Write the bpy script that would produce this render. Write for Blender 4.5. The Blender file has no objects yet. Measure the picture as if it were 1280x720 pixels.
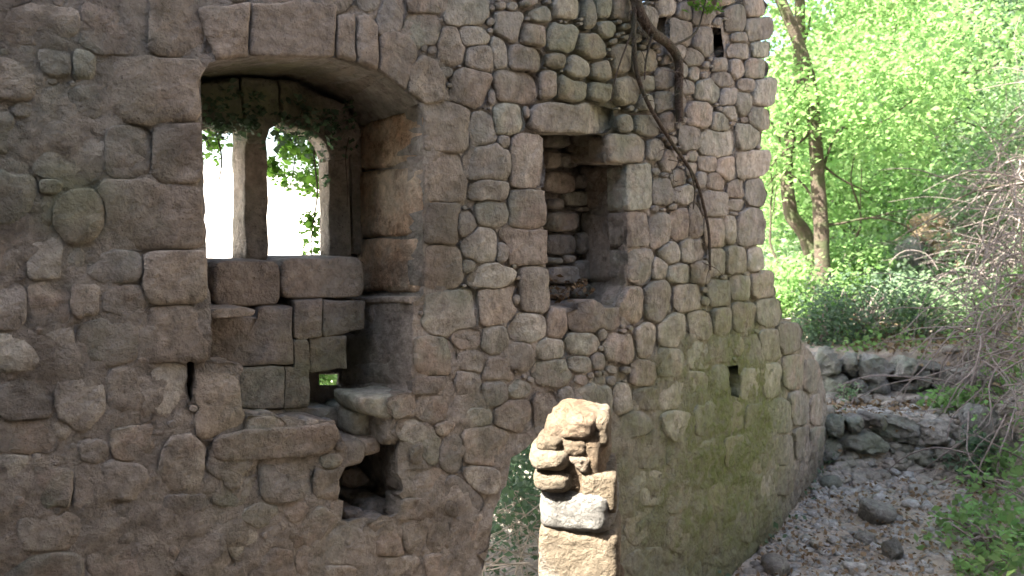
import bpy, bmesh, math, random
import numpy as np
from mathutils import Vector, noise as mn
from mathutils.kdtree import KDTree
from mathutils.geometry import delaunay_2d_cdt
random.seed(7); RNG = np.random.default_rng(7)
SC = bpy.context.scene
COL = SC.collection

# ------------------------------------------------------------------ camera
EYE = 2.6; F = 1000.0; PITCH = math.atan(85/1000)
cam_d = bpy.data.cameras.new('camera'); cam = bpy.data.objects.new('camera', cam_d); COL.objects.link(cam)
cam_d.sensor_width = 36; cam_d.lens = 36*F/1280; cam_d.clip_start = .05; cam_d.clip_end = 500
cam.location = (0, 0, EYE); cam.rotation_euler = (math.pi/2-PITCH, 0, 0)
SC.camera = cam
cam_d.dof.use_dof = True; cam_d.dof.focus_distance = 3.6; cam_d.dof.aperture_fstop = 3.2
# ------------------------------------------------------------------ light
SUN_EL = math.radians(50); SUN_DIR = Vector((-.90, -.43, 0)).normalized()*math.cos(SUN_EL)+Vector((0, 0, math.sin(SUN_EL)))
w = bpy.data.worlds.new('World'); SC.world = w; w.use_nodes = True
nt = w.node_tree; bg = nt.nodes['Background']; sky = nt.nodes.new('ShaderNodeTexSky')
sky.sky_type = 'NISHITA'; sky.sun_disc = False; sky.sun_elevation = SUN_EL
sky.sun_rotation = math.atan2(SUN_DIR.x, SUN_DIR.y); sky.dust_density = 3.0; sky.air_density = 1.0; sky.ozone_density = .6
nt.links.new(sky.outputs[0], bg.inputs[0]); bg.inputs[1].default_value = .088
sd = bpy.data.lights.new('sun', 'SUN'); sd.energy = 5.0; sd.angle = math.radians(.5); sd.color = (1, .94, .84)
sun = bpy.data.objects.new('sun', sd); COL.objects.link(sun)
sun.rotation_euler = (-SUN_DIR).to_track_quat('-Z', 'Y').to_euler()
SC.view_settings.view_transform = 'Standard'; SC.view_settings.look = 'None'
SC.view_settings.exposure = 3.15; SC.view_settings.gamma = 1
SC.cycles.max_bounces = 6; SC.cycles.diffuse_bounces = 4; SC.cycles.transmission_bounces = 4

# ------------------------------------------------------------------ pixel -> world
CP, SP = math.cos(PITCH), math.sin(PITCH)
def ray(px, py):
    U = (px-640)/F; v = (360-py)/F
    yw = CP+v*SP; return U/yw, (-SP+v*CP)/yw
def at(px, py, y):
    u, m = ray(px, py); return Vector((u*y, y, EYE+m*y))

# ------------------------------------------------------------------ plan of the wall (a gently turning curve)
AU = np.array([-.8, -.3, 0, .15, .30, .325, .36, .6]); AA = np.radians([33, 38, 42, 46, 49, 52, 58, 59])
def build_plan():
    us = np.linspace(0, .46, 1500); d = 4.0; R = [(0, d)]
    for a, b in zip(us[:-1], us[1:]):
        t = math.tan(np.interp(a, AU, AA)); d += d*t/(1-a*t)*(b-a); R.append((b*d, d))
    us = np.linspace(0, -.8, 1500); d = 4.0; L = []
    for a, b in zip(us[:-1], us[1:]):
        t = math.tan(np.interp(a, AU, AA)); d += d*t/(1-a*t)*(b-a); L.append((b*d, d))
    L = L[::-1]; P = np.array(L+R)
    a = math.radians(33); ext = P[0]-np.outer(np.linspace(4.5, .01, 300), [math.cos(a), math.sin(a)])
    P = np.vstack([ext, P]); e = (P[-1]-P[-20]); e /= np.linalg.norm(e)
    P = np.vstack([P, P[-1]+np.outer(np.linspace(.01, 1.5, 100), e)])
    S = np.r_[0, np.cumsum(np.linalg.norm(np.diff(P, axis=0), axis=1))]
    T = np.gradient(P, S, axis=0); T /= np.linalg.norm(T, axis=1)[:, None]
    # smooth the tangent so the normals turn gently
    k = np.ones(61)/61
    T = np.stack([np.convolve(np.pad(T[:, i], 30, 'edge'), k, 'valid') for i in (0, 1)], 1); T /= np.linalg.norm(T, axis=1)[:, None]
    N = np.stack([-T[:, 1], T[:, 0]], 1)           # points away from the camera, through the wall
    return P, S, N
PL, SL, NL = build_plan()
_cache = {}
def W(px, py, d=0.0):
    """pixel -> (s, z) on the surface lying d metres behind the wall's face"""
    k = round(d, 4)
    if k not in _cache:
        Q = PL+NL*d; ok = Q[:, 1] > .3; _cache[k] = (Q[ok, 0]/Q[ok, 1], SL[ok], Q[ok, 1])
    uu, ss, yy = _cache[k]; u, m = ray(px, py)
    return float(np.interp(u, uu, ss)), float(EYE+m*np.interp(u, uu, yy))
def wp(s, z, d):
    s = np.asarray(s, float); x = np.interp(s, SL, PL[:, 0])+np.interp(s, SL, NL[:, 0])*d
    y = np.interp(s, SL, PL[:, 1])+np.interp(s, SL, NL[:, 1])*d
    return np.stack(np.broadcast_arrays(x, y, z), -1)
def wpx(px, py, d): s, z = W(px, py, d); return Vector(wp(s, z, d))

# ------------------------------------------------------------------ object helpers
def link(name, verts, faces, mat, parent=None, smooth=True, loc=None, attr=None):
    me = bpy.data.meshes.new(name); V = np.asarray(verts, float)
    o = bpy.data.objects.new(name, me)
    if loc is None: loc = np.zeros(3)
    loc = np.asarray(loc, float); V = V-loc
    if isinstance(faces, np.ndarray):
        n, k = faces.shape
        me.vertices.add(len(V)); me.vertices.foreach_set('co', V.astype(np.float32).ravel())
        me.loops.add(n*k); me.loops.foreach_set('vertex_index', faces.astype(np.int32).ravel())
        me.polygons.add(n); me.polygons.foreach_set('loop_start', np.arange(0, n*k, k, dtype=np.int32))
        me.update(calc_edges=True); me.validate()
    else:
        me.from_pydata(V.tolist(), [], faces); me.update()
    if smooth: me.polygons.foreach_set('use_smooth', np.ones(len(me.polygons), bool))
    if attr is not None:
        a = me.attributes.new('tint', 'FLOAT', 'FACE'); a.data.foreach_set('value', np.asarray(attr, np.float32))
    me.materials.append(mat); COL.objects.link(o)
    if parent: o.parent = parent; o.location = Vector(loc)-parent.location
    else: o.location = loc
    return o
def empty(name, loc):
    o = bpy.data.objects.new(name, None); o.empty_display_size = .2; o.location = loc; COL.objects.link(o); return o
def tag(o, label=None, cat=None, group=None, kind=None):
    for k, v in (('label', label), ('category', cat), ('group', group), ('kind', kind)):
        if v: o[k] = v
    return o
def fnoise(V, f, seed=0.0):
    return np.array([mn.fractal(Vector(p)*f+Vector((seed, seed*1.7, -seed)), 1.0, 2.0, 3) for p in V])

# ------------------------------------------------------------------ materials
class NT:
    def __init__(s, name):
        s.m = bpy.data.materials.new(name); s.m.use_nodes = True; s.t = s.m.node_tree; s.b = s.t.nodes['Principled BSDF']; s.out = s.t.nodes['Material Output']
    def n(s, typ, ins=(), **kw):
        nd = s.t.nodes.new('ShaderNode'+typ)
        for k, v in kw.items(): setattr(nd, k, v)
        for i, v in (ins.items() if isinstance(ins, dict) else enumerate(ins)):
            if v is None: continue
            if isinstance(v, bpy.types.NodeSocket): s.t.links.new(v, nd.inputs[i])
            else: nd.inputs[i].default_value = v
        return nd
    def math(s, op, a, b=None, c=None, clamp=False): return s.n('Math', (a, b, c), operation=op, use_clamp=clamp).outputs[0]
    def noise(s, vec, scale, detail=4, rough=.55): return s.n('TexNoise', {'Vector': vec, 'Scale': scale, 'Detail': detail, 'Roughness': rough}).outputs[0]
    def ramp(s, fac, stops, mode='LINEAR'):
        r = s.n('ValToRGB', (fac,)); cr = r.color_ramp; cr.interpolation = mode
        while len(cr.elements) < len(stops): cr.elements.new(.5)
        for e, (p, c) in zip(cr.elements, stops): e.position = p; e.color = (*c, 1) if isinstance(c, tuple) else (c, c, c, 1)
        return r.outputs[0]
    def mix(s, fac, a, b, mode='MIX'):
        a = (*a, 1) if isinstance(a, tuple) else a; b = (*b, 1) if isinstance(b, tuple) else b
        return s.n('MixRGB', (fac, a, b), blend_type=mode).outputs[0]
    def set(s, **kw):
        for k, v in kw.items():
            k = k.replace('_', ' ')
            if isinstance(v, bpy.types.NodeSocket): s.t.links.new(v, s.b.inputs[k])
            else: s.b.inputs[k].default_value = v
        return s.m
    def bump(s, pairs):
        prev = None
        for h, st, dist in pairs:
            ins = {'Strength': st, 'Distance': dist, 'Height': h}
            if prev: ins['Normal'] = prev
            prev = s.n('Bump', ins).outputs[0]
        s.t.links.new(prev, s.b.inputs['Normal'])
    def blob(s, pos, c, rad, nz, amt=.9):
        """soft irregular patch of growth round a point: 1 inside, 0 outside"""
        v = s.n('VectorMath', (pos, tuple(c)), operation='SUBTRACT').outputs[0]
        v = s.n('VectorMath', (v, tuple(1/r for r in rad)), operation='MULTIPLY').outputs[0]
        l = s.n('VectorMath', (v,), operation='LENGTH').outputs['Value']
        a = s.math('SUBTRACT', 1.35, l); a = s.math('ADD', a, s.math('MULTIPLY', s.math('SUBTRACT', nz, .5), 1.6))
        return s.math('MULTIPLY', s.math('MINIMUM', s.math('MAXIMUM', a, 0.), 1.), amt)

def masonry(name, cols, pit=.5, lichen=.5, moss=True, bump=1.0, val=(.6, 1.32), rnd=True, mossy=.75):
    k = NT(name); pos = k.n('NewGeometry').outputs['Position']; info = k.n('ObjectInfo').outputs['Random']
    vec = k.n('VectorMath', (pos, k.n('CombineXYZ', (k.math('MULTIPLY', info, 31.), k.math('MULTIPLY', info, 57.), 0.)).outputs[0]), operation='ADD').outputs[0] if rnd else pos
    n1 = k.noise(vec, 4.5, 5, .6); n2 = k.noise(vec, 22, 8, .68); n3 = k.noise(vec, 85, 4, .6); w1 = k.noise(pos, 1.7, 5, .62); w2 = k.noise(pos, 6, 4, .6)
    st = [(i/(len(cols)-1) if len(cols) > 1 else 0, c) for i, c in enumerate(cols)]
    fac = k.math('ADD', k.math('MULTIPLY', info, .72), k.math('MULTIPLY', n1, .42)) if rnd else k.math('ADD', k.math('MULTIPLY', n1, 1.2), -.1)
    fac = k.math('SUBTRACT', fac, .08) if rnd else fac
    c = k.ramp(fac, st, 'LINEAR')
    v = k.math('ADD', val[0], k.math('MULTIPLY', k.ramp(n2, [(.3, 0.), (.7, 1.)]), val[1]-val[0]))
    if rnd:
        iv = k.math('FRACT', k.math('MULTIPLY', info, 7.31)); v = k.math('MULTIPLY', v, k.math('ADD', .80, k.math('MULTIPLY', iv, .42)))
    c = k.mix(1., c, k.n('CombineXYZ', (v, v, v)).outputs[0], 'MULTIPLY')
    # grey-green lichen in drifting patches
    li = k.math('MULTIPLY', k.ramp(w1, [(.5, 0.), (.66, 1.)]), lichen)
    c = k.mix(li, c, k.mix(n2, (.14, .15, .11), (.27, .28, .215)))
    ds = k.math('MULTIPLY', k.ramp(k.noise(pos, 2.6, 6, .68), [(.50, 0.), (.66, 1.)]), .5)
    ds = k.math('MAXIMUM', ds, k.math('MULTIPLY', k.ramp(k.noise(pos, 9., 7, .7), [(.56, 0.), (.68, 1.)]), .6)); c = k.mix(ds, c, (.085, .068, .052))
    lm = k.math('MULTIPLY', k.ramp(k.noise(k.n('VectorMath', (pos, (1., 1., .45)), operation='MULTIPLY').outputs[0], 3.6, 6, .7), [(.54, 0.), (.68, 1.)]), .6)
    c = k.mix(lm, c, k.mix(n2, (.33, .29, .24), (.46, .42, .36)))
    if moss:
        br = k.ramp(n2, [(.32, .5), (.56, 1.)])
        m = k.blob(pos, wpx(915, 540, 0), (1.35, 1.35, 1.2), w2, .95)
        m2 = k.blob(pos, wpx(755, 85, 0), (.5, .5, .5), w2, .5)
        m3 = k.blob(pos, wpx(315, 125, .45), (.36, .36, .17), w2, .9)
        m4 = k.blob(pos, wpx(830, 620, 0), (1.0, 1.0, .8), w2, .6)
        m5 = k.blob(pos, wpx(95, 250, 0), (.12, .12, .14), w2, .4)
        m = k.math('MAXIMUM', k.math('MAXIMUM', m, m2), k.math('MAXIMUM', k.math('MAXIMUM', m3, m4), m5))
        m = k.math('MAXIMUM', m, k.blob(pos, wpx(395, 455, .38), (.27, .27, .24), w2, .6))
        m = k.math('MULTIPLY', k.math('MULTIPLY', m, br), mossy)
        zz = k.n('SeparateXYZ', (pos,)).outputs[2]; foot_shade = k.ramp(k.math('ADD', zz, k.math('MULTIPLY', w2, .9)), [(.45, .75), (1.0, 0.)]); c = k.mix(foot_shade, c, (.075, .068, .045))  # shade along the wall foot, painted into the colour
        c = k.mix(m, c, k.mix(n2, (.095, .118, .03), (.19, .222, .066)))
    c = k.mix(1., c, (.98, 1.02, 1.09), 'MULTIPLY')
    # small dark pits of the porous stone
    p = k.ramp(n3, [(.60, 0.), (.68, 1.)]); pm = k.math('MULTIPLY', k.math('MULTIPLY', p, k.ramp(n1, [(.42, 0.), (.6, 1.)])), pit)
    c = k.mix(pm, c, (.045, .035, .026))
    vo = k.n('TexVoronoi', {'Vector': vec, 'Scale': 13.}).outputs['Distance']; vc = k.n('TexVoronoi', {'Vector': k.n('VectorMath', (vec, k.n('CombineXYZ', (n2, n1, n2)).outputs[0]), operation='ADD').outputs[0], 'Scale': 34.}).outputs['Distance']
    sp = k.ramp(vc, [(.10, 1.), (.22, 0.)]); c = k.mix(k.math('MULTIPLY', sp, k.math('MULTIPLY', k.ramp(w1, [(.42, 0.), (.6, 1.)]), .5)), c, (.40, .39, .33))
    k.bump([(vo, .45*bump, .03), (n1, .6*bump, .05), (n2, 1.*bump, .034), (p, -.7*bump, .008)])
    return k.set(Base_Color=c, Roughness=.93, Specular_IOR_Level=.2)

STONE_COLS = [(.28, .225, .175), (.35, .295, .24), (.31, .25, .20), (.42, .37, .305), (.30, .26, .22), (.27, .245, .21), (.37, .295, .235), (.29, .285, .225), (.46, .41, .34), (.25, .22, .185), (.40, .31, .25)]
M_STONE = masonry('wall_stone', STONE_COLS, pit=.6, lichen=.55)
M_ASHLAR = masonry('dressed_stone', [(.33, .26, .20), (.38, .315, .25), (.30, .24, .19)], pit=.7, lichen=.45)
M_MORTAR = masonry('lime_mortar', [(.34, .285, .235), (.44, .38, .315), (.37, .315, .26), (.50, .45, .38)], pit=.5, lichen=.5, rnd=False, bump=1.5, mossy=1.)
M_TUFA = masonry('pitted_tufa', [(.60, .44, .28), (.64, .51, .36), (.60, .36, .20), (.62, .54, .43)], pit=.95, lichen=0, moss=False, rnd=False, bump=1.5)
M_PILLAR = masonry('cream_limestone', [(.20, .15, .095), (.24, .19, .13), (.19, .13, .08), (.26, .22, .17)], pit=.85, lichen=0, moss=False, bump=1.4)
M_LIMEM = masonry('white_lime', [(.30, .275, .235), (.36, .34, .30)], pit=.5, lichen=0, moss=False, bump=1.6)
M_PALE = masonry('pale_stone', [(.42, .38, .31), (.46, .42, .34)], pit=.2, lichen=.2, moss=False)
M_ROCK = masonry('boulder_stone', [(.13, .125, .11), (.19, .18, .155), (.24, .22, .19), (.16, .14, .12)], pit=.3, lichen=.95, moss=False, val=(.5, 1.35), bump=1.4)

M_RUBBLE = masonry('rubble', [(.14, .12, .095), (.25, .215, .175), (.36, .32, .27), (.19, .165, .13)], pit=.2, lichen=.8, moss=False, rnd=False)
def simple(name, c1, c2, scale=8, rough=.9, bump=.5, c3=None):
    k = NT(name); pos = k.n('NewGeometry').outputs['Position']; n = k.noise(pos, scale, 8, .65); m = k.noise(pos, scale*.17, 4, .6)
    c = k.mix(k.ramp(n, [(.3, 0.), (.7, 1.)]), c1, c2)
    if c3: c = k.mix(k.ramp(m, [(.45, 0.), (.62, 1.)]), c, c3)
    k.bump([(n, bump, .04)]); return k.set(Base_Color=c, Roughness=rough, Specular_IOR_Level=.2)
M_BARK = simple('tree_bark', (.05, .038, .028), (.12, .095, .072), 30, bump=.9, c3=(.07, .08, .04))
M_VINE = simple('vine_wood', (.055, .04, .032), (.16, .125, .10), 55, bump=1., c3=(.10, .095, .07))
M_TWIG = simple('dry_twig', (.12, .095, .085), (.26, .22, .205), 20)
M_STRAW = simple('straw_stem', (.24, .20, .16), (.42, .37, .31), 20)
M_EARTH = simple('earth', (.10, .075, .055), (.24, .19, .15), 14, bump=.8, c3=(.15, .12, .085))
M_GRAVEL = masonry('gravel_stone', [(.16, .145, .125), (.28, .26, .23), (.44, .42, .385), (.20, .18, .155)], pit=.1, lichen=.1, moss=False, rnd=False)
M_OUTCROP = simple('ochre_rock', (.20, .13, .075), (.33, .25, .165), 12, bump=1., c3=(.15, .13, .10))
M_LIME = simple('limestone_ground', (.52, .49, .43), (.64, .61, .55), 3)
def leafmat(name, a, b, tr, amt=.45):
    k = NT(name); t = k.n('Attribute', attribute_name='tint').outputs['Fac']
    c = k.mix(t, a, b); k.set(Base_Color=c, Roughness=.6, Specular_IOR_Level=.2)
    tl = k.n('BsdfTranslucent', (k.mix(t, tuple(x*.7 for x in tr), tr),)).outputs[0]
    mx = k.n('MixShader', (amt, k.b.outputs[0], tl)).outputs[0]; k.t.links.new(mx, k.out.inputs[0]); return k.m
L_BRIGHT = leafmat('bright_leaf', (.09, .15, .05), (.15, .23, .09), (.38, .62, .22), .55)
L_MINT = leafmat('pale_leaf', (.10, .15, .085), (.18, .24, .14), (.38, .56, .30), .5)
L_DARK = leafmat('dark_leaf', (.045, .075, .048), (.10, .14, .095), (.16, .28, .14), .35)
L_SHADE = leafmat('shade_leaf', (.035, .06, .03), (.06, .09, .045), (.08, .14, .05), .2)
L_IVY = leafmat('ivy_leaf', (.05, .10, .025), (.10, .18, .04), (.22, .45, .07), .5)
L_DRY = leafmat('dead_leaf', (.12, .08, .045), (.24, .175, .11), (.2, .12, .06), .2)

# ================================================================== THE RUINED WALL
_c = wpx(640, 275, .3); WALL = empty('ruined_wall', Vector((_c.x, _c.y, 0)))
tag(WALL, 'tall shaded ruined wall of rough stones with twin window and square niche', 'wall')

def loft(name, of, ob, d0, d1, h, mat, bevel=.03, amp=.008, nf=9., body=1, dome=1.0, tilt=None, chips=0, parent=None, keep=True):
    """a stone: outline of (s,z) at depth d0 in front, outline ob at depth d1 behind; face stands h proud of d0"""
    of = np.asarray(of, float); ob = np.asarray(ob, float); n = len(of); c = of.mean(0)
    R = np.linalg.norm(of-c, axis=1).mean()
    rings = []
    for t in np.linspace(0, 1, body+1): rings.append((ob+(of-ob)*t, d1+(d0-d1)*t, 0))
    bv = min(bevel, R*.4); b1 = 1-bv/R
    for f, hh in ((1-.2*bv/R, .5), (1-.6*bv/R, .85), (b1, 1.), (b1*.80, 1.+.02*dome), (b1*.58, 1.+.04*dome), (b1*.33, 1.+.05*dome), (b1*.12, 1.+.05*dome)):
        rings.append((c+(of-c)*f, d0-h*hh, 1))
    sz = np.vstack([r[0] for r in rings]+[c[None]]); d = np.concatenate([np.full(n, r[1]) for r in rings]+[[d0-h*(1.+.05*dome)]])
    fr = np.concatenate([np.full(n, r[2]) for r in rings]+[[1]])
    if tilt is not None: d = d+fr*((sz-c)@np.asarray(tilt))
    if chips:
        rc = random.Random(int(abs(c[0]*911+c[1]*577)*10))
        for _ in range(chips):
            a_ = rc.uniform(0, 6.283); q_ = (sz-c)@np.array([math.cos(a_), math.sin(a_)])/R
            d = d+fr*np.maximum(q_-rc.uniform(.25, .8), 0)*rc.uniform(.03, .16)*min(R, .12)*1.6
    V = wp(sz[:, 0], sz[:, 1], d)
    q = np.array([mn.noise_vector(Vector(p)*nf) for p in V])*amp+np.array([mn.noise_vector(Vector(p)*nf*2.7) for p in V])*amp*.45+np.array([mn.noise_vector(Vector(p)*nf*6) for p in V])*amp*.22
    V = V+q
    faces = []
    for r in range(len(rings)-1):
        a, b = r*n, (r+1)*n
        for i in range(n):
            j = (i+1) % n; faces.append((a+i, a+j, b+j, b+i))
    a = (len(rings)-1)*n; e = len(V)-1
    faces += [(a+i, a+(i+1) % n, e) for i in range(n)]
    if not keep: return V, faces
    return link(name, V, faces, mat, parent or WALL, loc=V.mean(0))

def resample(poly, n, rnd=0., jit=0., closed=True):
    P = np.asarray(poly, float); Q = np.vstack([P, P[:1]]); L = np.r_[0, np.cumsum(np.linalg.norm(np.diff(Q, axis=0), axis=1))]
    t = np.linspace(0, L[-1], n, endpoint=False); out = np.stack([np.interp(t, L, Q[:, i]) for i in (0, 1)], 1)
    for _ in range(int(rnd)): out = .5*out+.25*(np.roll(out, 1, 0)+np.roll(out, -1, 0))
    return out
def block(name, poly, d0, d1, mat, h=.012, back=None, n=28, bevel=.014, amp=.006, parent=None, body=3, rnd=1):
    """dressed stone whose front outline is traced on the surface at depth d0 and runs back to d1"""
    p = resample(poly, n, rnd); of = [W(x, y, d0) for x, y in p]
    ob = of if back is None else [W(x, y, d1) for x, y in resample(back, n, rnd)]
    return loft(name, of, ob, d0, d1, h, mat, bevel=bevel, amp=amp, nf=7, body=body, dome=.4, parent=parent)
def rect(x0, x1, y0, y1): return [(x0, y0), (x1, y0), (x1, y1), (x0, y1)]

# ------------------------------------------------------------------ openings, traced on the face of the wall (front) and behind (back)
REC_F = [(252,96),(262,78),(310,71),(365,71),(420,72),(475,90),(505,112),(528,132),(530,250),(530,368),(517,378),(516,490),(486,498),(500,560),(502,600),(500,640),(470,650),(428,652),(424,600),(440,580),(428,545),(420,526),(360,520),(302,520),(302,455),(264,450),(264,388),(258,300),(254,200)]
REC_B = [(215,120),(230,104),(285,98),(325,98),(370,102),(405,115),(430,140),(450,165),(451,250),(452,366),(425,380),(420,480),(420,490),(430,560),(440,600),(440,630),(425,640),(405,640),(400,600),(410,570),(395,540),(390,520),(330,515),(285,505),(283,450),(240,440),(234,385),(228,300),(218,200)]
NIC_F = [(680,166),(720,167),(760,168),(761,204),(783,206),(784,262),(785,310),(786,354),(772,384),(730,388),(689,384),(686,320),(683,240)]
NIC_B = [(650,166),(685,167),(704,168),(706,200),(726,206),(727,262),(728,310),(729,350),(725,372),(690,375),(655,375),(652,320),(651,240)]
DOO_F = [(575,960),(588,800),(602,720),(612,690),(618,640),(636,596),(640,572),(668,550),(715,542),(748,600),(756,720),(758,800),(760,960)]
DOO_B = [(560,960),(575,800),(588,720),(596,690),(606,640),(622,598),(630,575),(662,552),(715,545),(750,600),(756,720),(758,800),(760,960)]
PUT_F = [(892,33),(903,35),(907,52),(909,71),(898,72),(893,55)]      # putlog hole, top right
PU2_F = [(909,458),(921,456),(925,478),(922,497),(911,494)]
SLT_F = [(233,452),(243,453),(244,480),(239,505),(234,480)]
GAP_F = [(823,22),(838,20),(838,52),(824,50)]
HOLES_F = [REC_F, NIC_F, DOO_F, PUT_F, PU2_F, SLT_F, GAP_F]
LIGHTS = [(228,150),(300,140),(370,142),(418,165),(422,330),(228,330)]
CHINK = [(399,468),(424,466),(425,481),(399,482)]; GLIM = [(425,612),(438,612),(438,632),(426,636)]

def inside(p, poly):
    x, y = p; c = False; n = len(poly)
    for i in range(n):
        x1, y1 = poly[i]; x2, y2 = poly[i-1]
        if (y1 > y) != (y2 > y) and x < (x2-x1)*(y-y1)/(y2-y1)+x1: c = not c
    return c
def inside_np(X, Y, poly):
    c = np.zeros(X.shape, bool)
    for i in range(len(poly)):
        x1, y1 = poly[i]; x2, y2 = poly[i-1]
        if y1 == y2: continue
        c ^= ((y1 > Y) != (y2 > Y)) & (X < (x2-x1)*(Y-y1)/(y2-y1)+x1)
    return c

S_L = 2.2; S_R = W(1062, 560)[0]
def wallpx(s, z):
    """(s,z) on the face -> pixel"""
    p = wp(s, z, 0.); x, y, h = p[..., 0], p[..., 1], p[..., 2]-EYE
    c = y*CP-h*SP; u = y*SP+h*CP
    return 640+F*x/c, 360-F*u/c
sE = W(955, 200)[0]
def jag(pts, amp, step, seed):
    r = random.Random(seed); out = []
    for a, b in zip(pts[:-1], pts[1:]):
        n = max(1, int(math.dist(a, b)/step))
        for i in range(n):
            t = i/n; out.append((a[0]+(b[0]-a[0])*t+r.uniform(-amp, amp), a[1]+(b[1]-a[1])*t+r.uniform(-amp, amp)))
    return out
EDGE = [W(x, y) for x, y in ((954,-60),(956,30),(954,80),(957,120),(955,180),(953,240),(952,300),(951,338),(960,345),(974,352),(977,395),(992,400),(1004,428),(1018,440),(1030,470),(1040,520))]
OUTL = [(S_L, -.4), (S_R, -.4), (S_R, EDGE[-1][1]-.15)]+jag(EDGE[::-1], .008, .12, 3)+jag([EDGE[0], (EDGE[0][0]-.05, 4.0), (6.9, 3.75), (5.8, 3.45), (4.6, 3.42), (3.3, 3.3), (S_L, 3.1)], .05, .22, 4)+[(S_L, 3.1)]

def recess_depth(px, py):
    """how far the mortar lies behind (+) or before (-) the mean face"""
    sm = lambda a, b, x: np.clip((x-a)/(b-a), 0, 1)**2*(3-2*np.clip((x-a)/(b-a), 0, 1))
    r = .0085+.0155*sm(520, 660, px)*sm(470, 380, py)+.03*sm(955, 985, px)
    r = r+.022*sm(640, 690, px)*sm(850, 790, px)*sm(190, 130, py)
    r = r+.006*sm(640, 700, px)*sm(520, 470, py)
    r = r-.021*sm(800, 880, px)*sm(350, 430, py)-.014*sm(700, 800, px)*sm(480, 560, py)
    r = r-.004*sm(260, 150, px)-.006*sm(560, 640, py)*sm(700, 560, px)
    return r

def sheet(outer, holes, dfun, step, amp):
    """triangulated sheet in (s,z) with holes; returns verts, faces and index runs of each hole's rim"""
    o = np.array(outer); co = [Vector(p) for p in outer]; edges = [(i, (i+1) % len(outer)) for i in range(len(outer))]; runs = []
    for h in holes:
        k = len(co); co += [Vector(p) for p in h]; runs.append(list(range(k, k+len(h)))); edges += [(k+i, k+(i+1) % len(h)) for i in range(len(h))]
    gs = np.arange(o[:, 0].min(), o[:, 0].max(), step); gz = np.arange(o[:, 1].min(), o[:, 1].max(), step*.9)
    X, Z = np.meshgrid(gs, gz); X = X+RNG.uniform(-.35, .35, X.shape)*step; Z = Z+RNG.uniform(-.35, .35, X.shape)*step
    ok = inside_np(X, Z, outer)
    for h in holes: ok &= ~inside_np(X, Z, h)
    # keep grid points off the rims
    rim = np.array([p for poly in [outer]+holes for p in resample(poly, max(8, int(sum(math.dist(poly[i], poly[i-1]) for i in range(len(poly)))/step*2)))])
    pts = np.stack([X[ok], Z[ok]], 1)
    kd = KDTree(len(rim))
    for i, p in enumerate(rim): kd.insert((p[0], p[1], 0), i)
    kd.balance(); keep = np.array([kd.find((p[0], p[1], 0))[2] > step*.45 for p in pts], bool)
    pts = pts[keep]; co += [Vector(p) for p in pts]
    v, e, f, ov, oe, of = delaunay_2d_cdt(co, edges, [], 0, 1e-5)
    P = np.array([tuple(p) for p in v]); tri = np.array([t for t in f if len(t) == 3]); cen = P[tri].mean(1)
    ok = inside_np(cen[:, 0], cen[:, 1], outer)
    for h in holes: ok &= ~inside_np(cen[:, 0], cen[:, 1], h)
    d = dfun(P)
    return P, d, tri[ok]

def face_d(P):
    px, py = wallpx(P[:, 0], P[:, 1]); d = recess_depth(px, py)
    V = wp(P[:, 0], P[:, 1], 0.)
    a = .40+.25*np.clip((px-300)/350, 0, 1)
    return d+a*(.026*fnoise(V, 4.)+.022*fnoise(V, 13, 3.))
def rim_pair(Fp, Bp, d1, sub=4):
    """matching, subdivided rims: front outline on the face, back outline at depth d1, in (s,z)"""
    A, B = [], []; r = random.Random(len(Fp))
    for i in range(len(Fp)):
        j = (i+1) % len(Fp)
        n = max(1, int(math.dist(Fp[i], Fp[j])/9))
        for k in range(n):
            t = k/n; jm = 4.5 if Fp is REC_F and Fp[i][1] > 495 else 1.7; jx, jy = (r.uniform(-jm, jm), r.uniform(-jm, jm)) if k else (0, 0)
            f = (Fp[i][0]*(1-t)+Fp[j][0]*t+jx, Fp[i][1]*(1-t)+Fp[j][1]*t+jy); b = (Bp[i][0]*(1-t)+Bp[j][0]*t+jx, Bp[i][1]*(1-t)+Bp[j][1]*t+jy)
            A.append(W(*f, 0.)); B.append(W(*b, d1))
    return A, B
D_REC, D_OUT = .63, .70
def wallpx_d(p, d): q = wallpx(np.array(p[0]), np.array(p[1])); return float(q[0]), float(q[1])
rec = rim_pair(REC_F, REC_B, D_REC); nic = rim_pair(NIC_F, NIC_B, .42); doo = rim_pair(DOO_F, DOO_B, D_OUT)
small = [rim_pair(p, p, .30) for p in (PUT_F, PU2_F, SLT_F, GAP_F)]
def same(q, d0, d1):
    A, B = [], []
    for i in range(len(q)):
        j = (i+1) % len(q); n = max(1, int(math.dist(q[i], q[j])/9))
        for k in range(n):
            p = (q[i][0]*(1-k/n)+q[j][0]*k/n, q[i][1]*(1-k/n)+q[j][1]*k/n); A.append(W(*p, d0)); B.append(W(*p, d1))
    return A, B
ligp = rim_pair(LIGHTS, [(140,70),(255,50),(385,52),(428,100),(432,345),(140,350)], D_OUT)
ligp = ([W(*wallpx_d(p, D_REC), D_REC) for p in ligp[0]], ligp[1]); chip, glip = (same(q, D_REC, D_OUT) for q in (CHINK, GLIM))
CV, CF = [], []
def add(V, Fc):
    k = sum(len(x) for x in CV); CV.append(np.asarray(V)); CF.extend([tuple(int(i)+k for i in f) for f in Fc])
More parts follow.
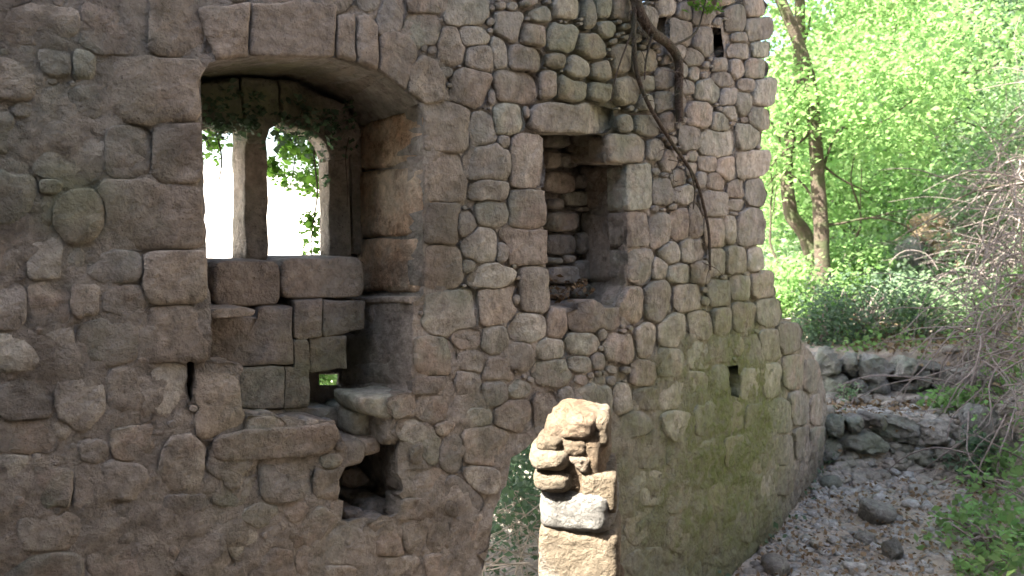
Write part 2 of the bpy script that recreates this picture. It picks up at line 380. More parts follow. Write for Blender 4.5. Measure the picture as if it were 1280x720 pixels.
def strip(A, B, dA, dB, nb=6, amp=.012):
    """the reveal of an opening"""
    A, B = np.array(A), np.array(B); n = len(A); V = []
    dA = np.broadcast_to(dA, (n,))
    for i in range(nb+1):
        t = i/nb; P = A*(1-t)+B*t; V.append(wp(P[:, 0], P[:, 1], dA*(1-t)+dB*t))
    V = np.vstack(V); nz = np.array([mn.noise_vector(Vector(p)*8) for p in V])*amp; m = np.ones(len(V)); m[:n] = 0; m[-n:] = 0
    V = V+nz*m[:, None]
    add(V, [(i*n+k, i*n+(k+1) % n, (i+1)*n+(k+1) % n, (i+1)*n+k) for i in range(nb) for k in range(n)])
holesF = [rec[0], nic[0], doo[0]]+[s[0] for s in small]
P, d, T = sheet(OUTL, holesF, face_d, .024, 0); add(wp(P[:, 0], P[:, 1], d), T)
for (A, B), dB in ((rec, D_REC), (nic, .42), (doo, D_OUT), *[(s, .30) for s in small]):
    strip(A, B, face_d(np.array(A)), dB)
P, d, T = sheet(rec[1], [ligp[0], chip[0], glip[0]], lambda P: D_REC+.02*fnoise(wp(P[:, 0], P[:, 1], 0), 6)*0+.0, .06, 0); add(wp(P[:, 0], P[:, 1], d), T)
for (A, B) in (ligp, chip, glip): strip(A, B, D_REC, D_OUT, 3)
for (A, B), dd in ((nic, .42), *[(s, .30) for s in small]):
    P, d, T = sheet(B, [], lambda P: np.full(len(P), dd), .05, 0); add(wp(P[:, 0], P[:, 1], d), T)
P, d, T = sheet(OUTL, [doo[1], ligp[1], chip[1], glip[1]], lambda P: np.full(len(P), D_OUT), .2, 0); add(wp(P[:, 0], P[:, 1], d), T)
strip(OUTL, OUTL, face_d(np.array(OUTL)), D_OUT, 5, .03)
link('mortar_core', np.vstack(CV), CF, M_MORTAR, WALL)

# ------------------------------------------------------------------ the stones of the face: extents traced from the masonry (x0 x1 y0 y1, a = squared block, p = pale)
STONES = """
3 100 8 55;102 183 0 70;190 250 -4 72 a;13 42 55 70;47 93 58 95;88 120 62 97;-12 55 72 125;58 72 98 106;18 48 127 147;47 90 110 151;75 128 108 153;
127 250 72 156 a;-14 18 142 187;20 37 147 187;37 130 153 227;130 190 153 227;190 252 152 240 a;-12 48 219 282;50 68 243 283;47 80 222 243;68 130 240 300;
130 257 222 310 a;-10 37 283 350;33 80 287 350;78 104 310 350;113 177 313 356;180 262 315 380 a;127 183 355 393;37 87 350 407;87 127 350 393;-10 33 350 413;
-10 55 418 470;93 167 407 458;58 95 410 460;183 262 384 452 a;-8 62 460 525;72 130 462 529;134 188 460 529;190 233 455 514;249 301 452 545 a;-6 65 527 566;
32 90 583 633;-10 38 568 612;90 123 579 644;119 184 579 624;141 202 532 579;202 254 550 615;206 270 619 666;22 123 644 690;137 206 630 680;-10 22 640 690;
-8 108 691 730;108 202 684 728;224 285 666 725;262 320 548 640;262 322 575 640;323 388 572 626;392 432 586 626;352 386 628 664;300 352 630 662;
335 417 640 686;395 455 660 706;457 504 655 698;283 320 651 695;316 370 686 725;370 395 684 720;505 558 586 640;503 550 525 586;522 558 489 532;504 540 641 688;
453 530 697 730;506 540 541 586;540 566 525 546;550 580 547 588;580 640 534 582;605 633 476 510;617 668 503 538;668 695 494 541;718 766 482 521;700 718 485 507;
502 550 610 660;552 599 597 645;581 622 583 616;527 563 648 691;563 608 645 691;530 600 691 728;395 450 706 730;516 567 471 496;570 600 460 492;600 640 445 476;
525 588 132 190 a;530 580 190 252 a;530 577 253 307 a;532 577 305 363 a;570 597 263 300;580 640 182 225;588 638 225 252;595 637 250 283;577 622 285 327;628 682 285 330 a;
638 680 235 287 a;641 680 167 236 a;578 597 323 342;587 640 330 363 p;600 650 358 407 a;652 685 335 391 a;532 600 363 420;563 603 407 437;603 637 407 445;635 681 390 427;
520 570 420 466;572 613 438 468;630 667 430 462;667 710 425 450;710 772 368 414;710 748 416 443;748 760 408 427;757 795 417 453;710 738 446 466;740 757 440 462;687 710 382 424;
622 640 300 330;640 652 365 385;
507 555 -8 18;558 608 -4 32;503 548 13 55;475 510 -2 40;548 582 37 80;575 610 32 56;585 618 58 92;615 637 42 85;620 653 15 53;650 687 28 60;663 690 8 30;637 678 55 92;
618 673 87 128;566 615 85 133;673 698 87 126;698 737 95 130;737 767 100 130;685 722 30 64;690 725 -6 22;685 708 64 86;712 738 68 102;725 757 40 73;742 767 77 103;
768 790 57 93;768 798 95 131;665 767 127 167 a;620 657 128 168;588 618 138 182;760 806 168 203 a;779 815 206 262 a;620 634 2 12;730 748 0 38;748 770 25 48;
747 767 -5 23;767 790 -6 24;772 793 142 167;623 639 168 186;610 622 108 132;655 664 130 150;
802 823 7 48;823 847 -6 17;847 867 3 27;867 892 10 32;838 868 23 56;868 892 32 68;910 933 5 38;917 937 40 53;914 942 54 73;936 962 22 52;940 962 51 72;933 957 -6 20;
838 858 55 74;858 879 60 83;893 914 72 90;914 932 73 97;933 960 72 98;820 841 86 111;821 843 115 138;848 862 77 98;862 877 83 101;852 870 100 119;872 900 100 126;
893 917 90 108;902 922 110 133;920 941 115 143;925 945 98 114;944 968 98 133;862 890 128 158;891 912 142 167;904 925 130 150;938 961 134 162;852 877 160 188;
877 920 162 195;922 947 155 188;860 874 188 202;897 922 195 227;922 957 188 222;875 897 194 214;810 828 175 200;795 822 142 172;828 848 188 213;817 842 222 255;
840 858 212 234;858 873 203 221;872 886 214 234;885 910 216 240;912 932 224 248;934 956 222 258;802 820 92 114;793 818 63 92;827 843 140 164;800 820 117 140;
783 812 264 308 a;813 838 265 306;840 862 262 298;861 879 257 298;828 851 303 329;852 883 299 329;787 817 310 353;815 836 324 349;835 867 331 353;863 888 325 354;
845 868 231 254;880 908 235 270;910 934 248 264;883 907 272 308;905 923 270 304;923 953 260 308;908 935 309 341;935 953 308 338;887 908 311 344;775 806 361 404;
809 841 352 403;845 878 357 388;797 822 406 448;825 860 393 434;860 888 426 460;885 914 422 454;917 935 420 446;887 914 350 382;914 940 345 375;940 968 342 372;
862 890 390 425;892 915 385 420;918 945 378 415;948 975 375 408;822 856 436 470;790 820 450 482;767 790 482 520;795 822 485 512;774 808 514 548;785 826 544 584;
826 856 475 510;858 884 465 500;888 908 455 490;925 950 420 455;950 975 412 450;975 1000 405 440;926 950 460 500;952 978 455 495;980 1006 445 485;1004 1022 450 490;
830 862 515 550;866 895 505 545;898 925 502 540;930 958 505 545;960 985 500 540;988 1012 490 530;1012 1030 495 530;790 830 590 630;835 868 556 595;870 900 550 590;
903 930 545 585;934 962 550 590;965 990 545 580;992 1014 535 570;1014 1034 535 562;785 825 636 680;830 866 600 640;870 902 595 640;905 934 590 630;937 965 595 630;968 992 585 615;
788 830 685 725;834 870 645 690;874 905 645 690;908 936 635 675;938 962 635 665;838 872 695 730;876 904 695 728;908 930 680 712
"""
ST = []
for ln in STONES.replace('\n', '').split(';'):
    t = ln.split()
    if len(t) >= 4: ST.append([float(x) for x in t[:4]]+[t[4] if len(t) > 4 else 'r'])
N_TR = len(ST)
def on_opening(x, y, grow=0):
    return any(inside((x, y), h) for h in HOLES_F)
VOUS = [[(247,13),(262,8),(312,4),(311,70),(268,76)], [(313,5),(372,2),(421,6),(418,72),(365,71),(313,70)], [(422,18),(443,17),(444,78),(421,72)], [(446,20),(460,18),(472,30),(471,88),(446,80)],
        [(474,42),(488,38),(508,44),(522,62),(507,112),(472,88)], [(511,80),(528,68),(545,74),(556,100),(555,127),(530,131),(509,112)]]
SPECIAL = VOUS
# chinking and the courses just outside the picture, filled in between
rs = random.Random(11)
cx = np.array([(s[0]+s[1])/2 for s in ST]); cy = np.array([(s[2]+s[3])/2 for s in ST]); ra = np.array([(s[1]-s[0])/2 for s in ST]); rb = np.array([(s[3]-s[2])/2 for s in ST])
pw = np.array([7. if s[4] == 'a' else 2.9 for s in ST])
def field(x, y, idx=slice(None)):
    return (np.abs((x-cx[idx])/ra[idx])**pw[idx]+np.abs((y-cy[idx])/rb[idx])**pw[idx])**(1/pw[idx])
def try_fill(n, xr, yr, rmin, rmax, dens=None):
    global cx, cy, ra, rb, pw
    for _ in range(n):
        x, y = rs.uniform(*xr), rs.uniform(*yr)
        if y < 340 and x > 952 or x > 1030: continue
        if dens and rs.random() > dens(x, y): continue
        if any(inside((x+dx, y+dy), h) for h in HOLES_F+SPECIAL for dx, dy in ((0, 0), (7, 0), (-7, 0), (0, 7), (0, -7))): continue
        a = rs.uniform(rmin, rmax); b = a*rs.uniform(.55, 1.1); ok = True
        while True:
            dd = np.min(np.maximum(np.abs(x-cx)/(ra+a*.75), np.abs(y-cy)/(rb+b*.75)))
            if dd > 1: break
            a *= .8; b *= .8
            if a < rmin: ok = False; break
        if not ok: continue
        cx = np.r_[cx, x]; cy = np.r_[cy, y]; ra = np.r_[ra, a]; rb = np.r_[rb, b]; pw = np.r_[pw, 2.6]; ST.append([x-a, x+a, y-b, y+b, 'r'])
try_fill(2600, (-420, -14), (-160, 860), 22, 62)
try_fill(1600, (-10, 960), (-150, -8), 14, 40)
try_fill(1600, (-10, 580), (730, 880), 22, 55); try_fill(600, (765, 960), (725, 880), 15, 34)
try_fill(900, (0, 700), (0, 720), 11, 30)
try_fill(5200, (480, 955), (0, 480), 2.6, 8)
try_fill(900, (0, 480), (0, 720), 4, 10)
N_ALL = len(ST)

def stone_outline(i, n=26, gap=1.3):
    if 660 < cx[i] < 830 and cy[i] < 165 and ra[i] > 8: gap = 3.6
    th = np.linspace(0, 2*math.pi, n, endpoint=False); px = pw[i]
    near = np.where((np.abs(cx-cx[i]) < (ra+ra[i])*1.25+3) & (np.abs(cy-cy[i]) < (rb+rb[i])*1.25+3))[0]; near = near[near != i]
    tt = np.linspace(.35, 1.24, 40); r = random.Random(i*7+1); ph = [r.uniform(0, 6.28) for _ in range(4)]; am = .065 if px < 5 else .012
    out = []
    for t in th:
        c, s = math.cos(t), math.sin(t); base = (abs(c/ra[i])**px+abs(s/rb[i])**px)**(-1/px)
        nz = 1+am*(math.sin(2*t+ph[0])+.9*math.sin(3*t+ph[1])+.7*math.sin(5*t+ph[2])+.4*math.sin(7*t+ph[3])+.35*math.sin(11*t+ph[1]*2)+.3*math.sin(13*t-ph[0]))
        q = tt*base*nz; X, Y = cx[i]+q*c, cy[i]+q*s; Fi = q/base
        if len(near):
            Fj = (np.abs((X[:, None]-cx[near])/ra[near])**pw[near]+np.abs((Y[:, None]-cy[near])/rb[near])**pw[near])**(1/pw[near])
            bad = (Fi+gap/min(ra[i], rb[i]) > Fj.min(1))
            k = int(np.argmax(bad)) if bad.any() else len(q)-1
        else: k = len(q)-1
        k = max(k, 3); out.append([X[k], Y[k]])
    o = np.array(out); q = o.copy()
    for _ in range(1): q = .76*q+.12*(np.roll(q, 1, 0)+np.roll(q, -1, 0))
    return q
big, rest = [], []
vis = [i for i in range(N_ALL) if -12 < cx[i] < 1045 and -8 < cy[i] < 728]
vis.sort(key=lambda i: -ra[i]*rb[i]); single = set(i for i in vis[:285])
SV, SF = [], []; nv = 0
for i in range(N_ALL):
    r = random.Random(i+99); o = stone_outline(i, 32 if i in single else 14)
    if ST[i][4] != 'a' or True:
        # stay clear of the openings
        c0 = np.array([cx[i], cy[i]])
        for h in HOLES_F:
            for k in range(len(o)):
                for _ in range(14):
                    if not inside(o[k], h): break
                    o[k] = c0+(o[k]-c0)*.95
    of = np.array([W(x, y, 0.) for x, y in o]); c = of.mean(0)
    rec_ = float(recess_depth(cx[i], cy[i])); R = np.linalg.norm(of-c, axis=1).mean()
    a = ST[i][4] == 'a'
    if a: h = r.uniform(.006, .016)-min(rec_, 0)*.3; kw = dict(bevel=r.uniform(.006, .014), amp=.007, dome=.5, chips=3, tilt=(r.uniform(-.03, .03), r.uniform(-.03, .03)))
    else: h = min(r.uniform(.002, .012)+.006*float(np.clip((cx[i]-520)/200, 0, 1)), R*.5)-min(rec_, 0)*.25; kw = dict(bevel=min(r.uniform(.006, .014)+.006*float(np.clip((cx[i]-560)/200, 0, 1)), R*.25), amp=min(.0085, R*.10), dome=.4, chips=4, tilt=(r.uniform(-.05, .05), r.uniform(-.05, .05)))
    if rec_ > .03: h += .006
    m = M_ASHLAR if a and cx[i] < 655 else (M_PALE if ST[i][4] == 'p' else M_STONE)
    dd = .005+max(rec_, 0)*.12+min(rec_, 0)*.35
    if i in single: loft('stone', of, of, dd, dd+.13, h, m, **kw)
    else:
        v, f = loft('x', of, of, dd, dd+.07, h, m, keep=False, **kw); SV.append(v); SF += [tuple(q+nv for q in t) for t in f]; nv += len(v)
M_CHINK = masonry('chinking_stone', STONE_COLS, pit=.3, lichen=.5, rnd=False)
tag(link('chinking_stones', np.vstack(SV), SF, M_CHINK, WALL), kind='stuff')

# ------------------------------------------------------------------ the window embrasure
for p in VOUS:
    c = np.mean(p, 0); q = [(x, y) for x, y in p]
    block('voussoir', q, .004, .58, M_ASHLAR, h=.012, body=6, amp=.009, bevel=.012, n=44, rnd=0)
JUP = [((455,126),(529,126)), ((453,212),(530,212)), ((452,300),(531,300)), ((452,366),(531,366))]
# right jamb, splayed: three courses of pitted stone
for (y0, y1, yb0, yb1) in ((133, 206, 158, 212), (208, 296, 214, 297), (298, 367, 299, 364)):
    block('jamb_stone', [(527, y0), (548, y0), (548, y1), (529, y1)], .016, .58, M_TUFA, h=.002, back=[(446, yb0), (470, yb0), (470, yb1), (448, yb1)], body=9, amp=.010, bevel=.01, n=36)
block('jamb_stone', [(408, 150), (434, 150), (438, 322), (411, 322)], .52, .61, M_ASHLAR, body=5, n=44, rnd=0)
block('jamb_stone', [(437, 160), (451, 166), (452, 322), (440, 322)], .56, .64, M_ASHLAR, body=3)
block('jamb_stone', [(200, 150), (222, 150), (226, 325), (204, 325)], .52, .61, M_ASHLAR, body=4)
block('mullion', [(304, 150), (331, 150), (335, 324), (305, 326)], .52, .66, M_ASHLAR, body=6, amp=.012, n=44, rnd=0)
# rough stones over the two lights
for q in ([(222,108),(262,103),(300,99),(304,160),(292,166),(270,158),(248,162),(222,175)], [(302,99),(345,100),(351,152),(338,160),(331,178),(306,178),(305,162)], [(347,101),(372,104),(432,131),(452,168),(440,192),(432,202),(411,198),(402,178),(385,166),(353,153)]):
    block('window_lintel', q, .50, .62, M_STONE, n=40, bevel=.016, body=4, amp=.014, rnd=0)
block('sill_block', rect(266, 350, 326, 382), .30, .67, M_ASHLAR, body=4); block('sill_block', [(351,324),(452,321),(455,371),(352,374)], .305, .67, M_ASHLAR, body=4)
# below the sill
block('ledge_slab', [(262,386),(300,384),(321,387),(316,396),(262,398)], .10, .50, M_ASHLAR, h=.006, body=4, bevel=.008)
block('recess_stone', [(240,396),(321,395),(323,384),(367,383),(365,457),(240,459)], .27, .66, M_STONE, body=4, n=44, rnd=0, bevel=.007, amp=.013)
for q, d in (([(369,376),(401,375),(402,421),(378,424),(369,421)], .275), ([(403,376),(456,376),(454,412),(404,422)], .285), ([(354,460),(366,459),(367,425),(385,424),(386,470),(384,508),(354,510)], .27), ([(387,424),(432,420),(433,460),(387,465)], .285), ([(280,461),(352,460),(352,508),(280,510)], .265), ([(270,512),(420,510),(424,530),(270,530)], .28)):
    cq = np.mean(q, 0); block('recess_stone', [tuple(cq+(np.array(p)-cq)*1.035) for p in q], d, .66, M_STONE, h=.008, bevel=.007, amp=.012, body=4, n=40, rnd=0)
# lower jamb on the right, a ledge left on top of it
block('ledge_slab', [(512,371),(529,369),(529,379),(512,380)], .01, .52, M_ASHLAR, h=.002, back=[(438,372),(470,370),(470,379),(438,380)], body=5, bevel=.008)
for (fx, y0, y1, bx, d0, d1) in ((516, 380, 412, 468, .02, .34), (466, 380, 420, 430, .33, .58), (516, 414, 488, 424, .02, .58)):
    block('jamb_stone', [(fx, y0), (fx+24, y0), (fx+24, y1), (fx, y1)], d0, d1, M_ASHLAR, h=.002, back=[(bx, y0+2), (bx+26, y0+2), (bx+26, y1-4), (bx, y1-4)], body=6, amp=.011, n=32)
# floor of the recess and the broken hole below it
block('floor_slab', [(300,540),(340,535),(392,531),(421,529),(424,548),(408,571),(340,574),(264,575),(262,548)], .0, .40, M_ASHLAR, h=.010, body=5, bevel=.015, amp=.010, n=44)
block('floor_slab', [(446,497),(514,492),(512,516),(480,524),(452,518)], .03, .26, M_STONE, h=.012, body=4)
for q, d in (([(436,514),(452,508),(470,516),(472,540),(455,548),(438,544)], .16), ([(418,548),(440,543),(457,556),(455,580),(430,586),(417,570)], .10), ([(472,502),(497,502),(500,534),(496,560),(474,556)], .05), ([(446,548),(474,544),(476,566),(450,572)], .10), ([(398,545),(416,542),(417,568),(402,570)], .2),
             ([(428,588),(450,584),(462,600),(440,612),(428,606)], .36), ([(452,628),(480,622),(498,634),(480,652),(450,652)], .16), ([(430,638),(450,634),(455,652),(432,654)], .12)):
    block('rubble_stone', q, d, d+.25, M_STONE, h=.03, bevel=.04, amp=.012, rnd=2)

# ------------------------------------------------------------------ the square niche
NST = """680 712 166 186;712 722 168 186;681 700 188 212;702 722 190 210;680 719 214 243;721 740 216 236;704 740 238 258;682 701 248 262;682 722 263 291;721 736 258 264;682 720 291 320;722 734 290 318;683 700 321 330;702 716 318 330;683 728 331 356;714 748 324 352;684 712 357 374;714 742 354 374"""
for ln in NST.split(';'):
    x0, x1, y0, y1 = map(float, ln.split()); r = random.Random(int(x0*y0))
    p = [(x0+(x1-x0)*(.5+.5*math.copysign(abs(math.cos(t))**.6, math.cos(t))*r.uniform(.9, 1)), y0+(y1-y0)*(.5+.5*math.copysign(abs(math.sin(t))**.6, math.sin(t))*r.uniform(.9, 1))) for t in np.linspace(0, 6.283, 17)[:-1]]
    block('niche_stone', p, .37, .47, M_STONE, h=r.uniform(.02, .045), bevel=.028, amp=.008, rnd=0, n=22)
for (f, y0, y1, b) in ((760, 169, 203, 706), (783, 207, 262, 726), (784, 264, 353, 727)):
    block('niche_jamb_stone', [(f, y0), (f+16, y0), (f+16, y1), (f, y1)], .012, .40, M_ASHLAR, h=.002, back=[(b, y0), (b+16, y0), (b+16, y1), (b, y1)], body=5, amp=.006, n=30)

# ------------------------------------------------------------------ the other walls of the ruined room (unseen behind the viewer, added to darken it)
def plain_wall(name, label, a, b, hgt, th):
    a = Vector(a); b = Vector(b); L = (b-a).length; t = (b-a)/L; nrm = Vector((-t.y, t.x)); n = int(L/.25); rr = random.Random(n); V, Fc = [], []
    for i in range(n+1):
        p = a+t*(L*i/n); top = hgt+rr.uniform(-.25, .25)
        for q, z in ((p, -.9), (p, top), (p+nrm*th, top+rr.uniform(-.1, .1)), (p+nrm*th, -.9)): V.append((q.x+rr.uniform(-.02, .02), q.y+rr.uniform(-.02, .02), z))
    for i in range(n):
        for k in range(4): Fc.append((i*4+k, i*4+(k+1) % 4, i*4+4+(k+1) % 4, i*4+4+k))
    Fc += [(0, 1, 2, 3), (n*4+3, n*4+2, n*4+1, n*4)]
    return tag(link(name, V, Fc, M_MORTAR, smooth=False, loc=(a.x, a.y, 0)), label, 'wall', None, 'thing')
e0 = PL[int(np.argmin(np.abs(SL-S_L)))]
plain_wall('unseen_side_wall', 'unseen rough side wall added left of the window to darken the room', (e0[0]+.1, e0[1]-.02), (e0[0]+2.0, e0[1]-5.2), 4.3, -.7)
plain_wall('unseen_rear_wall', 'unseen rough rear wall added facing the window to darken the room', (e0[0]+2.1, e0[1]-5.3), (4.2, e0[1]-4.2), 5.2, -.7)

# ------------------------------------------------------------------ tubes, rocks, leaves
def tube_geo(pts, r0, r1, seg=7, sub=4, wob=0.):
    P = np.array([tuple(p) for p in pts], float); n = len(P)
    t = np.linspace(0, n-1, (n-1)*sub+1); out = []
    for q in t:
        i = min(int(q), n-2); f = q-i; p0, p1, p2, p3 = P[max(i-1, 0)], P[i], P[i+1], P[min(i+2, n-1)]
        out.append(.5*((2*p1)+(-p0+p2)*f+(2*p0-5*p1+4*p2-p3)*f*f+(-p0+3*p1-3*p2+p3)*f**3))
    C = np.array(out); m = len(C)
    if wob: C = C+np.array([mn.noise_vector(Vector(p)*3) for p in C])*wob
    T = np.gradient(C, axis=0); T /= np.linalg.norm(T, axis=1)[:, None]+1e-9
    ref = np.array([.31, .22, .93]) if abs(T[:, 2]).mean() < .8 else np.array([.9, .4, .1])
    A = np.cross(T, ref); A /= np.linalg.norm(A, axis=1)[:, None]+1e-9; B = np.cross(T, A)
    R = np.linspace(r0, r1, m); th = np.linspace(0, 2*math.pi, seg, endpoint=False)
    V = (C[:, None]+R[:, None, None]*(np.cos(th)[None, :, None]*A[:, None]+np.sin(th)[None, :, None]*B[:, None])).reshape(-1, 3)
    i = np.arange(m-1)[:, None]*seg; j = np.arange(seg)[None]; jn = (j+1) % seg
    Fc = np.stack([i+j, i+jn, i+seg+jn, i+seg+j], -1).reshape(-1, 4)
    return V, Fc
def join(parts):
    V, Fc, k = [], [], 0
    for v, f in parts: V.append(v); Fc.append(np.asarray(f)+k); k += len(v)
    return np.vstack(V), np.vstack(Fc)
def tubes(name, lst, mat, parent=None, loc=None):
    V, Fc = join([tube_geo(*a) for a in lst]); return link(name, V, Fc, mat, parent, loc=V.mean(0) if loc is None else loc)
def ico(sub):
    b = bmesh.new(); bmesh.ops.create_icosphere(b, subdivisions=sub, radius=1); V = np.array([tuple(v.co) for v in b.verts]); Fc = np.array([[v.index for v in f.verts] for f in b.faces]); b.free(); return V, Fc
ICO = {k: ico(k) for k in (1, 2, 3, 4)}
def rock_geo(c, half, rot=0., p=2.6, amp=.10, nf=2.2, sub=3, seed=0., tilt=0., facet=0):
    V, Fc = ICO[sub]; U = V/((np.abs(V)**p).sum(1)**(1/p))[:, None]
    if facet:
        r = np.random.default_rng(int(seed*100)+5); N = r.normal(size=(facet, 3)); N /= np.linalg.norm(N, axis=1)[:, None]
        for nrm in N:
            q = U@nrm; lim = r.uniform(.62, .85); over = np.maximum(q-lim, 0); U = U-over[:, None]*nrm
    half = np.array(half, float); s = half.min()
    nz = np.array([mn.noise_vector(Vector(v)*nf+Vector((seed, -seed*2, seed*3))) for v in V]) if sub > 1 else np.random.default_rng(int(seed*991)+1).normal(size=V.shape)*.6
    fine = np.array([mn.noise_vector(Vector(v)*nf*3.1+Vector((seed, 9, seed))) for v in V])*.35 if sub > 2 else 0
    X = U*half+(nz+fine)*amp*s
    ct, st_ = math.cos(tilt), math.sin(tilt); X = X@np.array([[ct, 0, -st_], [0, 1, 0], [st_, 0, ct]])
    cr, sr = math.cos(rot), math.sin(rot); X = X@np.array([[cr, sr, 0], [-sr, cr, 0], [0, 0, 1]])
    return X+np.array(tuple(c)), Fc
def rock(name, c, half, mat, parent=None, **kw):
    V, Fc = rock_geo(c, half, **kw); return link(name, V, Fc, mat, parent, loc=np.array(tuple(c)))
def leaf_geo(C, per, spread, size, up=.5, seed=0, long=1.6, tint=None):
    r = np.random.default_rng(seed); C = np.asarray(C, float); K = len(C); n = K*per
    P = np.repeat(C, per, 0)+r.normal(size=(n, 3))*np.asarray(spread)
    N = r.normal(size=(n, 3)); N[:, 2] = np.abs(N[:, 2])+up; N /= np.linalg.norm(N, axis=1)[:, None]
    A = np.cross(N, r.normal(size=(n, 3))); A /= np.linalg.norm(A, axis=1)[:, None]; B = np.cross(N, A)
    s = size*r.uniform(.6, 1.3, n)[:, None]
    V = np.stack([P-A*s*long*.5, P+B*s*.5+N*s*.12, P+A*s*long*.5-N*s*.1, P-B*s*.5+N*s*.12], 1).reshape(-1, 3)
    Fc = np.arange(n*4).reshape(-1, 4); t = np.clip(np.repeat(r.uniform(0, 1, K), per)*.55+r.uniform(0, .45, n), 0, 1)
    return V, Fc, t
def leaves(name, C, per, spread, size, mat, parent=None, **kw):
    V, Fc, t = leaf_geo(C, per, spread, size, **kw)
    return tag(link(name, V, Fc, mat, parent, smooth=False, loc=V.mean(0), attr=t), kind='stuff')

# ================================================================== GROUND
PSUB = PL[::12]; NSUB = NL[::12]
ss = lambda a, b, x: (lambda t: t*t*(3-2*t))(np.clip((x-a)/(b-a), 0, 1))
def wall_dist(x, y):
    x = np.asarray(x, float).ravel(); y = np.asarray(y, float).ravel(); out = np.empty(len(x))
    for i in range(0, len(x), 5000):
        dx = x[i:i+5000, None]-PSUB[None, :, 0]; dy = y[i:i+5000, None]-PSUB[None, :, 1]; k = (dx*dx+dy*dy).argmin(1); j = np.arange(len(k))
        out[i:i+5000] = dx[j, k]*NSUB[k, 0]+dy[j, k]*NSUB[k, 1]
    return out
def ground_z(x, y):
    x = np.asarray(x, float); y = np.asarray(y, float); sh = x.shape; d = wall_dist(x, y).reshape(sh); u = x/np.maximum(y, .5)
    yy = y
    zr = .52*ss(7.95, 8.25, yy)+.48*ss(9.35, 9.65, yy)+.07*np.maximum(yy-9.6, 0)+.50*np.maximum(yy-14, 0)
    zr = zr+1.6*ss(.49, .585, u)*ss(11.2, 13.4, yy)-.30*np.maximum(yy-14, 0)*ss(.47, .38, u)
    e = x-.605*np.maximum(y, 4)-.45*ss(7.6, 6.2, y)
    zr = zr+1.1*ss(0, .9, e)+.9*np.maximum(e-.7, 0)
    zr = zr+.07*np.exp(-np.maximum(-d, 0)/.35)*ss(1.2, 2.2, x)*ss(9, 8, y)
    zo = -.8+.13*np.maximum(d-3, 0)
    t = np.maximum(ss(.24, .33, u)*(y > 1), ss(.7, .4, d)); t = np.where(y < 1, 1, t)
    return zo*(1-t)+zr*t
xs = np.r_[np.linspace(-60, -6, 28)[:-1], np.linspace(-6, 1, 50)[:-1], np.linspace(1, 7.5, 125)[:-1], np.linspace(7.5, 20, 50)[:-1], np.linspace(20, 70, 20)]
ys = np.r_[np.linspace(-20, 4.5, 30)[:-1], np.linspace(4.5, 11, 125)[:-1], np.linspace(11, 26, 60)[:-1], np.linspace(26, 90, 20)]
X, Y = np.meshgrid(xs, ys); Z = ground_z(X, Y)
V = np.stack([X.ravel(), Y.ravel(), Z.ravel()], 1)
fz = np.array([mn.fractal(Vector((p[0]*1.6, p[1]*1.6, 0)), 1., 2., 4) for p in V])*.045+np.array([mn.noise(Vector((p[0]*.35, p[1]*.35, 3))) for p in V])*.10*(V[:, 1] > 10)
V[:, 2] += fz
nx = len(xs); i = np.arange(len(ys)-1)[:, None]*nx; j = np.arange(nx-1)[None]
GF = np.stack([i+j, i+j+1, i+nx+j+1, i+nx+j], -1).reshape(-1, 4)
# pale limestone beyond the wall on the left, widened to bounce light into the window; leaf-strewn earth elsewhere
kk = NT('ground_earth'); pos = kk.n('NewGeometry').outputs['Position']; sx = kk.n('SeparateXYZ', (pos,)).outputs
n1 = kk.noise(pos, 14, 8, .68); n2 = kk.noise(pos, 1.1, 5, .6); n3 = kk.noise(pos, 45, 4, .6)
c = kk.mix(kk.ramp(n1, [(.32, 0.), (.68, 1.)]), (.21, .17, .135), (.38, .335, .29)); c = kk.mix(kk.ramp(n2, [(.45, 0.), (.6, .8)]), c, kk.mix(n3, (.26, .215, .17), (.40, .35, .30)))
far = kk.math('MULTIPLY', kk.math('LESS_THAN', sx[0], -1.6), kk.math('GREATER_THAN', kk.math('SUBTRACT', sx[1], kk.math('MULTIPLY', sx[0], .72)), 6.0)); c = kk.mix(far, c, kk.mix(n1, (.50, .47, .41), (.66, .62, .56)))
hill = kk.math('GREATER_THAN', kk.math('ADD', sx[1], kk.math('MULTIPLY', n2, 3.)), 16.5); hill = kk.math('MULTIPLY', hill, kk.math('GREATER_THAN', sx[0], 1.))
c = kk.mix(kk.math('MULTIPLY', hill, .8), c, kk.mix(n1, (.05, .07, .03), (.13, .15, .07)))
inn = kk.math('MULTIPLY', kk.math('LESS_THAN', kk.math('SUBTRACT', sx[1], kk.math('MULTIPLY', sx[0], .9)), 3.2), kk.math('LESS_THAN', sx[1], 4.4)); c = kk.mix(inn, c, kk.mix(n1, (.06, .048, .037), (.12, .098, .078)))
kk.bump([(n1, .8, .05), (n3, .7, .02)]); kk.set(Base_Color=c, Roughness=.95, Specular_IOR_Level=.15)
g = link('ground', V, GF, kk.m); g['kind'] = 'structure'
def hit(px, py, y0=4., y1=30.):
    u, m = ray(px, py); yy = np.linspace(y0, y1, 900); zz = EYE+m*yy; gz = ground_z(u*yy, yy); k = np.argmax(zz < gz)
    return Vector((u*yy[k], yy[k], float(gz[k])))

